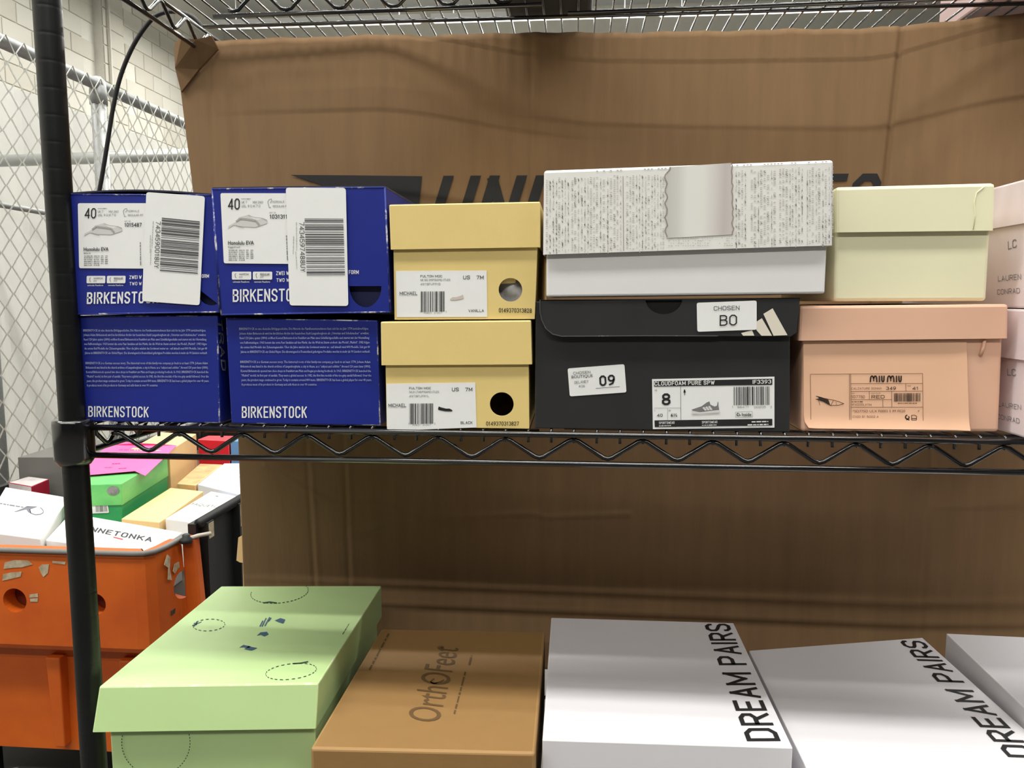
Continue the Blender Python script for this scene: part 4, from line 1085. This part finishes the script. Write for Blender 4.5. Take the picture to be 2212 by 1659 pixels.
# =====================================================================================================
#  THINGS ON THE TOP SHELF
# =====================================================================================================
zt = TOPZ+DECK
t = thing('storage_case', 'dark plastic case lying on the top shelf wires', 'case', (.47, .2, zt))
P = [(.417, .02, zt+.07), (.530, .02, zt+.07), (.530, .02, zt), (.417, .02, zt)]; P += [(p[0], .335, p[2]) for p in P]
hexa('body', [np.array(p) for p in P], DARKP, t, .006, 3)
P = [(.413, .016, zt+.088), (.534, .016, zt+.088), (.534, .016, zt+.07), (.413, .016, zt+.07)]; P += [(p[0], .339, p[2]) for p in P]
hexa('lid', [np.array(p) for p in P], DARKP, t, .005, 3)
t = thing('storage_box', 'pinkish brown box at the right end of the top shelf', 'box', (1.09, .33, zt))
PB = mat('rose_board', (190, 160, 156), .6, var=.1, scale=12)
P = [(1.02, .25, zt+.10), (1.18, .25, zt+.10), (1.18, .25, zt), (1.02, .25, zt)]; P += [(p[0], .44, p[2]) for p in P]
hexa('body', [np.array(p) for p in P], PB, t, .003)
P = [(1.017, .247, zt+.125), (1.183, .247, zt+.125), (1.183, .247, zt+.08), (1.017, .247, zt+.08)]; P += [(p[0], .443, p[2]) for p in P]
lid_shell('lid', [np.array(p) for p in P], mat('rose_brown_board', (150, 116, 108), .6), t)

# =====================================================================================================
#  BACKGROUND LEFT: cable, fence, bulk container with boxes
# =====================================================================================================
cab = [hit(PY(.52), p) for p in ((440, 62), (418, 38), (385, 26), (352, 28), (325, 45), (290, 95), (262, 160), (245, 230), (232, 310), (217, 400), (200, 480), (176, 600), (165, 800), (165, 1000), (182, 1300))]
cab += [np.array([-.360, .52, -.75]), np.array([-.36, .50, -.98]), np.array([-.34, .46, FLOOR_Z+.006]), np.array([-.15, .40, FLOOR_Z+.006])]
# smooth
def catmull(P, n=6):
    P = [np.array(p) for p in P]; out = []
    for i in range(len(P)-1):
        p0, p1, p2, p3 = P[max(i-1, 0)], P[i], P[i+1], P[min(i+2, len(P)-1)]
        for k in range(n):
            t = k/n; out.append(.5*((2*p1)+(-p0+p2)*t+(2*p0-5*p1+4*p2-p3)*t*t+(-p0+3*p1-3*p2+p3)*t**3))
    return out+[P[-1]]
o = tube_obj('power_cable', catmull(cab), .0035, RUBBER, None, 8); tag(o, 'black cable hanging in an arc beside the cardboard', 'cable')

FX = -1.2
fence = thing('chain_link_fence', 'galvanised chain link fence in front of the block wall', 'fence', (FX, 1.9, FLOOR_Z))
FY0, FY1, FZ1 = .35, 5.2, .895
tube_obj('top_rail', [(FX, FY0, FZ1), (FX, FY1, FZ1)], .021, GALV, fence, 14)
for fy in (1.97, 5.1): tube_obj('fence_post', [(FX-.0, fy, FLOOR_Z), (FX, fy, FZ1-.01)], .026, GALV, fence, 16)
tube_obj('fence_post', [(FX, .4, FLOOR_Z), (FX, .4, FZ1-.01)], .026, GALV, fence, 16)
v, f = lathe([(.030, FZ1-.07), (.030, FZ1-.03), (.026, FZ1+.012), (.012, FZ1+.028)], FX, 1.97, 16); mesh_obj('post_cap', v, f, GALV, fence, smooth=True)
# mesh: one zigzag wire per diamond column, twisted round its neighbours
dw, dh = .038, .080
V, F = [], []
y = FY0; c = 0
while y < FY1-dw:
    path = []; z = FZ1+.012; k = 0
    while z > FLOOR_Z+.03:
        a = y if (k+c) % 2 == 0 else y+dw+.003
        sgn = 1 if (k+c) % 2 == 0 else -1
        path.append((FX+.024+.003*sgn, a, z)); z -= dh/2; k += 1
    v, f = tube(path, .0024, 5, False); o = len(V); V += v; F += [tuple(i+o for i in g) for g in f]; y += dw; c += 1
o = mesh_obj('chain_mesh', V, F, MESHW, fence, smooth=True); o['kind'] = 'stuff'
# a pipe rail crossing behind the fence
pr = thing('pipe_barrier', 'grey horizontal pipe barrier behind the chain link fence', 'barrier', (-2.7, 3.5, FLOOR_Z))
tube_obj('rail', [(-2.94, 3.5, .918), (-1.25, 3.5, .945)], .034, mat('grey_pipe', (186, 188, 186), .4, metal=.5), pr, 14)
for xx in (-2.9, -1.35): tube_obj('leg', [(xx, 3.5, FLOOR_Z), (xx, 3.5, .94)], .03, GALV, pr, 14)
o = tube_obj('brace_bar', [(FX-.09, 1.1, .43), (FX-.09, 1.75, .424), (FX-.09, 1.93, .424)], .009, GALV, fence, 10)

# light tarp curtain beyond the fence, gentle folds
V, F, N = [], [], 120
for i in range(N+1):
    y = 1.2+6.2*i/N; x = -3.05+.018*math.sin(i*.55)+.01*math.sin(i*1.31+1)
    for dx, z in ((0, FLOOR_Z+.004), (0, 1.47), (-.004, 1.47), (-.004, FLOOR_Z+.004)): V.append((x+dx, y, z))
for i in range(N):
    o = i*4; q_ = o+4; F += [(o, q_, q_+1, o+1), (o+1, q_+1, q_+2, o+2), (o+2, q_+2, q_+3, o+3), (o+3, q_+3, q_, o)]
F += [(0, 1, 2, 3), (N*4+3, N*4+2, N*4+1, N*4)]
o = mesh_obj('tarp_curtain', V, F, mat('light_grey_tarp', (206, 205, 198), .6, var=.03, scale=5, bump=.1, bscale=14), None); tag(o, 'light grey tarp curtain hanging beyond the chain link fence', 'curtain')

# ---- bulk container: orange end wall, black sides -----------------------------------------------------
BX0, BY0, BZT = -1.14, .70, -.383
ORANGE = mat('orange_plastic', (214, 102, 22), .5, col2=(190, 80, 16), scale=5, bump=.05, bscale=30)
BLKPL = mat('black_plastic', (24, 25, 26), .5, var=.2, scale=14)
con = thing('bulk_container', 'large bulk container with a worn orange end wall and black sides', 'container', (-.68, 1.5, FLOOR_Z))
plan = [(BX0, .70), (-.676, .70), (-.495, .70), (-.377, .70), (-.3545, .703), (-.339, .716), (-.332, .745), (-.330, .777), (-.327, .795)]
rows = [(BZT, 0, 0), (BZT-.006, -.004, 0), (BZT-.012, 0, .002), (-.486, 0, .006), (-.585, 0, .011), (-.596, .006, .011), (-.604, .045, .012), (-.640, .052, .013), (-.848, .054, .018)]
n = len(plan); V = []
for (zz, off, flare) in rows:
    for i, (px, py) in enumerate(plan): V.append((px+flare*(i/(n-1))**3, py+off*(1 if py < .75 else .3), zz))
m0 = len(V); F = []
V = V+[(p[0]-(.028 if i % n >= n-5 else 0), p[1]+(.034 if i % n < n-4 else .008), p[2]) for i, p in enumerate(V)]; nr = len(rows)
for j in range(nr-1):
    for i in range(n-1):
        F.append((j*n+i, (j+1)*n+i, (j+1)*n+i+1, j*n+i+1)); F.append((m0+j*n+i, m0+j*n+i+1, m0+(j+1)*n+i+1, m0+(j+1)*n+i))
for i in range(n-1):
    F.append((i, i+1, m0+i+1, m0+i)); j = nr-1; F.append((j*n+i, m0+j*n+i, m0+j*n+i+1, j*n+i+1))
for j in range(nr-1):
    F.append((j*n, m0+j*n, m0+(j+1)*n, (j+1)*n)); F.append((j*n+n-1, (j+1)*n+n-1, m0+(j+1)*n+n-1, m0+j*n+n-1))
ow = mesh_obj('end_wall', V, F, ORANGE, con)
# round holes cut right through the wall
cut = []
for (px, py, rad) in ((32, 1297, .0258), (206, 1305, .0226)):
    c_ = hit(PY(BY0), (px, py)); cut.append(tube([c_+np.array([0, -.03, 0]), c_+np.array([0, .05, 0])], rad, 24))
c_ = hit(PX(-.329), (390, 1262)); cut.append(tube([(-.27, c_[1], c_[2]), (-.40, c_[1], c_[2])], .030, 24))
for v, f in cut:
    co = mesh_obj('cutter', v, f, ORANGE, con)
    md = ow.modifiers.new('cut', 'BOOLEAN'); md.operation = 'DIFFERENCE'; md.solver = 'EXACT'; md.object = co
    bpy.context.view_layer.update()
    dg = bpy.context.evaluated_depsgraph_get(); me = bpy.data.meshes.new_from_object(ow.evaluated_get(dg)); ow.modifiers.clear()
    old = ow.data; ow.data = me; bpy.data.meshes.remove(old); bpy.data.objects.remove(co)
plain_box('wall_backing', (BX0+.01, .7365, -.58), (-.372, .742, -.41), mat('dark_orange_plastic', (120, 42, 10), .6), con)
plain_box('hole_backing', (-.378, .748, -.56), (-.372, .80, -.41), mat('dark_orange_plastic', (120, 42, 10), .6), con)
# corner flange right of the bolt
P = [np.array(p) for p in ((-.3246, .795, BZT+.007), (-.2975, .795, BZT+.002), (-.270, .795, -.848), (-.318, .795, -.848))]
P += [p+np.array([0, .027, 0]) for p in P]
hexa('corner_flange', P, ORANGE, con, .004)
for xx in (-.585, -.422): hexa('rib', [np.array(p) for p in ((xx-.016, .726, -.625), (xx+.016, .726, -.625), (xx+.011, .732, -.83), (xx-.011, .732, -.83), (xx-.016, .757, -.625), (xx+.016, .757, -.625), (xx+.011, .76, -.83), (xx-.011, .76, -.83))], ORANGE, con, .003)
# torn paper left on the wall
TORN = mat('torn_paper', (198, 186, 160), .8, col2=(150, 130, 100), scale=60)
ka = cp(0, 900, 3.95)
for pts in ([(40, 1245), (120, 1225), (240, 1228), (275, 1262), (190, 1285), (110, 1290), (30, 1300)], [(25, 1345), (100, 1330), (185, 1325), (175, 1365), (60, 1392), (20, 1400)], [(330, 1285), (360, 1262), (418, 1262), (408, 1335), (370, 1370), (345, 1330)], [(250, 1520), (322, 1510), (325, 1540), (250, 1545)], [(255, 1555), (322, 1550), (320, 1580), (258, 1578)], [(445, 1232), (560, 1240), (556, 1262), (450, 1250)]):
    pl = PY(BY0-.0012); q = [hit(pl, ka(*p_)) for p_ in pts]; v, f = slab(q, (0, -1, 0), .0008); mesh_obj('torn_label', v, f, TORN, con)
for pts in ([(1425, 1175), (1450, 1200), (1440, 1300), (1455, 1395), (1420, 1390), (1430, 1290), (1395, 1265)], [(1480, 1260), (1540, 1225), (1565, 1260), (1515, 1290), (1480, 1340), (1465, 1320)]):
    q = [hit(PX(-.3285), ka(*p_)) for p_ in pts]; q = [np.array([-.3285+.009*(BZT-a[2])/.18, min(a[1], .793), a[2]]) for a in q]; v, f = slab(q, (1, 0, 0), .0008); mesh_obj('torn_label', v, f, TORN, con)
tube_obj('rim', [(p[0], p[1]-.004, BZT+.002) for p in plan], .0055, mat('grey_plastic_rim', (120, 118, 114), .6), con, 8)
bc = hit(PZ(BZT+.012), (402, 1158))
v, f = lathe([(.0127, BZT-.002), (.0127, BZT+.006), (.008, BZT+.010), (.008, BZT+.015), (.005, BZT+.017)], bc[0], bc[1], 16); mesh_obj('bolt', v, f, DARKP, con, smooth=True)
tube_obj('strap', [bc+np.array([.004, 0, -.006]), hit(PZ(BZT+.006), (428, 1157)), hit(PZ(BZT+.004), (455, 1152))], .0045, mat('dirty_strap', (190, 182, 168), .8), con, 6)
# black side wall with ribs, far wall and left wall, inner deck
SX = -.3065
plain_box('side_wall', (SX-.018, .823, -.848), (SX, 2.60, BZT+.027), BLKPL, con)
for i in range(11): plain_box('side_rib', (SX, .84+i*.16, -.848), (SX+.018, .87+i*.16, BZT+.025), BLKPL, con)
tube_obj('side_rim', [(SX+.004, .83, BZT+.027), (SX+.004, 2.60, BZT+.027)], .011, BLKPL, con, 8)
for i in range(4): plain_box('torn_label', (SX+.018, .845+i*.16, BZT-.012-.02*(i % 2)), (SX+.0188, .868+i*.16, BZT+.022), TORN, con)
plain_box('far_wall', (BX0, 2.60, -.848), (SX, 2.62, BZT+.02), BLKPL, con)
plain_box('left_wall', (BX0, .74, -.848), (BX0+.02, 2.60, BZT-.02), BLKPL, con)
plain_box('load_deck', (BX0+.02, .745, -.53), (SX-.02, 2.60, -.52), mat('load_deck', (70, 60, 50), .8), con)
for xx in (-.95, -.37):
    for yy in (.9, 2.4): plain_box('foot', (xx-.05, yy-.05, FLOOR_Z), (xx+.05, yy+.05, -.848), BLKPL, con)

LOAD = -.52
def bg_box(quad_px, z, h, mats, label, group=None, name='shoe_box', lidh=None, lift=0.):
    """boxes lying in the container: photographed top face FL,FR,BR,BL at height z"""
    fl, fr, br, bl = (hit(PZ(z), p) for p in quad_px)
    h = z-LOAD; dn = np.array([0, 0, -h]); P = [fl, fr, fr+dn, fl+dn, bl, br, br+dn, bl+dn]
    t = thing(name, label, 'shoe box', (fl+br)/2+dn, group)
    if lidh:
        c_ = (fl+br)/2; s_ = lambda p: c_*np.array([1, 1, 0])+(p-c_*np.array([1, 1, 0]))*np.array([.965, .985, 1])
        Pb = [s_(p) for p in P]
        for i in (0, 1, 4, 5): Pb[i] = Pb[i]-np.array([0, 0, .003])
        hexa('body', Pb, mats, t, .002)
        dl = np.array([0, 0, -lidh]); lid_shell('lid', [fl, fr, fr+dl, fl+dl, bl, br, br+dl, bl+dl], mats, t, bev=.002)
    else: hexa('body', P, mats, t, .002)
    return t
ZC = -.40
WB = mat('white_background_board', (236, 235, 232), .5)
h_ = ZC-LOAD
PILE = 'boxes piled in the bulk container'
tq = bg_box([(-45, 1147), (87, 1164), (150, 1075), (12, 1052)], -.392, .11, WB, 'white shoe box with a grey swoosh logo, on the orange container', PILE, lidh=.03)
p = Print(PZ(-.392), .0008)
p.poly([(110, 820), (230, 768), (205, 775), (320, 768), (300, 778), (255, 792), (268, 830), (240, 815), (225, 792)], ka)
p.path([(255, 790), (262, 825), (300, 838), (345, 835), (370, 820), (368, 800), (345, 778)], 7, ka)
p.greek(0, 742, 200, 775, 12, ka, 4)
p.build('swoosh_logo', mat('grey_blue_ink', (112, 112, 124), .6), tq)
tm = bg_box([(99, 1166), (324, 1196), (394, 1150), (152, 1108)], -.405, .12, WB, 'white shoe box with dark brush lettering, at the right corner of the orange container', PILE, lidh=.028)
p = Print(PZ(-.405), .0008); p.text('MINNETONKA', ka(660, 960), ka(1290, 1072), ka(690, 925), .012); p.build('lettering', mat('navy_black_ink', (40, 42, 52), .6), tm)
p = Print(PZ(-.405), .0008); p.stroke((968, 1030), (1050, 1050), 9, ka); p.build('red_underline', mat('red_ink', (200, 60, 60), .6), tm)
kg = cp(190, 900, 6.32)
tw = bg_box([kg(1055, 1392), kg(1585, 1462), kg(2150, 1110), kg(1680, 1018)], -.402, .10, WB, 'white shoe box with thin faded lettering, above the black container side', PILE, lidh=.045)
p = Print(PZ(-.402), .0008); p.text('FRANQUTON' if False else 'FAQUETON', kg(1405, 1205), kg(1825, 1258), kg(1440, 1178), 0); p.greek(1740, 1085, 1790, 1092, 10, kg, 2); p.build('lettering', INKG, tw)
bg_box([kg(455, 1393), kg(975, 1442), kg(1575, 1018), kg(1125, 969)], -.405, .10, TAN, 'plain tan shoe box lying between the green and white boxes', PILE)
ZG = -.334
gq = [(150, 1048), (262, 1045), (362, 988), (255, 984)]
GRN = mat('bright_green_print', (60, 168, 92), .45, col2=(120, 205, 110), scale=9, stretch=(1, .4, 1)); GRN2 = mat('deep_green_print', (30, 140, 88), .45, col2=(64, 172, 96), scale=9, stretch=(1, .4, 1))
fl, fr, br, bl = (hit(PZ(ZG), p_) for p_ in gq)
tg = thing('shoe_box', 'bright green printed shoe box under the pink paper', 'shoe box', ((fl+br)/2)*np.array([1, 1, 0])+np.array([0, 0, LOAD]), PILE)
dn = np.array([0, 0, LOAD-ZG]); sh_ = lambda p_: (fl+br)/2+(p_-(fl+br)/2)*np.array([.96, .98, 1])
hexa('body', [sh_(q_)+np.array([0, 0, -.003]) for q_ in (fl, fr)]+[sh_(fr)+dn, sh_(fl)+dn]+[sh_(q_)+np.array([0, 0, -.003]) for q_ in (bl, br)]+[sh_(br)+dn, sh_(bl)+dn], GRN2, tg, .002)
dl = np.array([0, 0, -.055]); lidg = lid_shell('lid', [fl, fr, fr+dl, fl+dl, bl, br, br+dl, bl+dl], GRN, tg, bev=.002)
nf = np.cross(fr-fl, np.array([0, 0, 1.])); nf /= np.linalg.norm(nf); nf = nf if nf[1] < 0 else -nf
pg = (fl, nf)
sheet('round_badge', pg, [kg(*q_) for q_ in circle(345, 1010, 85, 62, 18)], mat('grey_badge', (150, 150, 146), .4, col2=(96, 98, 96), scale=60), tg, t=.0006, off=.0015)
lbg = sheet('size_label', (sh_(fl), nf), [kg(30, 1160), kg(265, 1158), kg(292, 1312), kg(40, 1322)], LABEL, tg, r=.003, t=.0006, off=.0015)
p = Print((sh_(fl), nf), .0022); p.bars((105, 1185), (255, 1180), (268, 1290), (112, 1298), 12, kg, 'x', 3); p.build('barcode', INKG, lbg)
# loose sheet of pink paper draped over the green box
pk = [kg(-60, 770), kg(20, 795), kg(640, 742), kg(782, 806), kg(968, 632), kg(1082, 525), kg(1215, 392), kg(960, 372), kg(700, 362), kg(450, 338), kg(300, 385), kg(140, 495), kg(0, 640)]
zz = [.002, .002, .003, -.004, .004, .010, .016, .020, .022, .022, .014, .006, .002]
q = [hit(PZ(ZG+.004+a), b_) for a, b_ in zip(zz, pk)]
tri = [tuple(f_) for f_ in tessellate_polygon([[Vector((b_[0], b_[1], 0)) for b_ in pk]])]
n_ = len(q); V = q+[a-np.array([0, 0, .0008]) for a in q]; F = tri+[tuple(i+n_ for i in f_[::-1]) for f_ in tri]+[(i, (i+1) % n_, n_+(i+1) % n_, n_+i) for i in range(n_)]
pp = thing('paper_sheet', 'bright pink paper sheet lying on the green box', 'paper', q[2])
mesh_obj('sheet', V, F, mat('pink_paper', (252, 96, 160), .6), pp)
p = Print(PZ(ZG+.014), .010); p.greek(425, 500, 720, 500, 20, kg, 5); p.greek(450, 440, 620, 445, 5, kg, 6); p.build('lettering', mat('dark_pink_ink', (190, 60, 140), .7), pp)
p = Print(PZ(ZG+.006), .002); p.greek(330, 650, 440, 645, 14, kg, 7); p.greek(230, 700, 330, 698, 8, kg, 8); p.greek(420, 715, 530, 710, 10, kg, 9); p.build('lettering', mat('dark_pink_ink', (190, 60, 140), .7), pp)
PRT = mat('brown_printed_tan', (226, 186, 130), .6, col2=(190, 132, 84), scale=16)
bg_box([kg(1215, 913), kg(1470, 934), kg(1835, 652), kg(1530, 642)], -.405, .09, [PRT, TAN], 'tan shoe box with brown printed top, behind the plain tan box', PILE)
bg_box([(427, 1046), (530, 1071), (560, 1000), (484, 1001)], -.402, .10, mat('pale_lavender_board', (220, 224, 240), .5), 'pale lavender white shoe box behind the white lettered box', PILE)
p = Print(PZ(-.402), .0008); p.text('CELO', kg(1895, 975), kg(2110, 800), kg(1865, 925), 0); p.build('lettering', mat('silver_ink', (178, 184, 196), .6), bpy.context.scene.objects[-1] if False else [o for o in C.objects if o.get('label', '').startswith('pale lavender')][0])
t = bg_box([(278, 972), (366, 974), (424, 937), (347, 934)], -.318, .17, [TAN, TAN], 'taller tan shoe box with a printed top, behind the green box', PILE)
RED = mat('red_board', (200, 14, 44), .5); 
bg_box([kg(1500, 310), kg(1925, 330), kg(2010, 262), kg(1640, 258)], -.345, .10, [RED, mat('light_red_board', (236, 90, 96), .5)], 'red shoe box at the far end of the bulk container', PILE)
bg_box([kg(1945, 330), kg(2200, 345), kg(2230, 262), kg(2030, 262)], -.345, .10, mat('blue_background_board', (92, 140, 190), .5), 'light blue shoe box beside the red one', PILE)
bg_box([(38, 988), (200, 988), (280, 950), (160, 950)], -.335, .045, [mat('charcoal_board', (104, 102, 98), .6), mat('charcoal_edge', (90, 88, 85), .6)], 'long charcoal grey shoe box beside the chain link fence', PILE, name='flat_box')
rw = bg_box([(18, 1042), (68, 1051), (106, 1035), (62, 1029)], -.392, .10, [mat('white_print_board', (214, 208, 206), .5, col2=(180, 172, 172), scale=20), mat('crimson_board', (160, 8, 44), .5)], 'white and crimson shoe box behind the white swoosh box', PILE)
# crimson side panel of that box
b_ = [o for o in rw.children if o.name.startswith('body')][0]
for pol in b_.data.polygons:
    if pol.normal.x > .5: pol.material_index = 1
# odd pieces
sc = thing('cardboard_scrap', 'small tan cardboard scrap sticking out behind the lower cardboard sheet', 'cardboard', hit(PY(.62), (520, 1230)))
kf = cp(360, 930, 4.88)
pts = [kf(755, 1130), kf(800, 1105), kf(840, 1110), kf(850, 1400), kf(770, 1390), kf(735, 1370)]
v, f = slab([hit(PY(.62), q_) for q_ in pts], (0, -1, 0), .004); mesh_obj('panel', v, f, TAN, sc)
v, f = slab([hit(PY(.63), q_) for q_ in (kf(800, 1390), kf(860, 1390), kf(880, 1900), kf(815, 1900))], (0, -1, 0), .004); mesh_obj('strip', v, f, TAN, sc)
# crumpled white plastic in front of the container foot
bm = bmesh.new(); bmesh.ops.create_icosphere(bm, subdivisions=4, radius=1)
cpos = hit(PY(.80), (40, 1700)); rr = random.Random(4)
for w in bm.verts:
    n1 = 1+.14*math.sin(w.co.x*9+w.co.y*5)*math.cos(w.co.z*7)+.06*math.sin(w.co.y*21+w.co.z*17)
    w.co = Vector((cpos[0]+w.co.x*.085*n1, cpos[1]-.02+w.co.y*.045*n1, max(FLOOR_Z, FLOOR_Z+.045+w.co.z*.075*n1)))
o = bm_obj('plastic_wrap', bm, mat('cloudy_plastic', (200, 198, 194), .35, var=.1, scale=30), None, smooth=True); tag(o, 'crumpled cloudy plastic wrap on the floor by the orange container', 'plastic wrap')
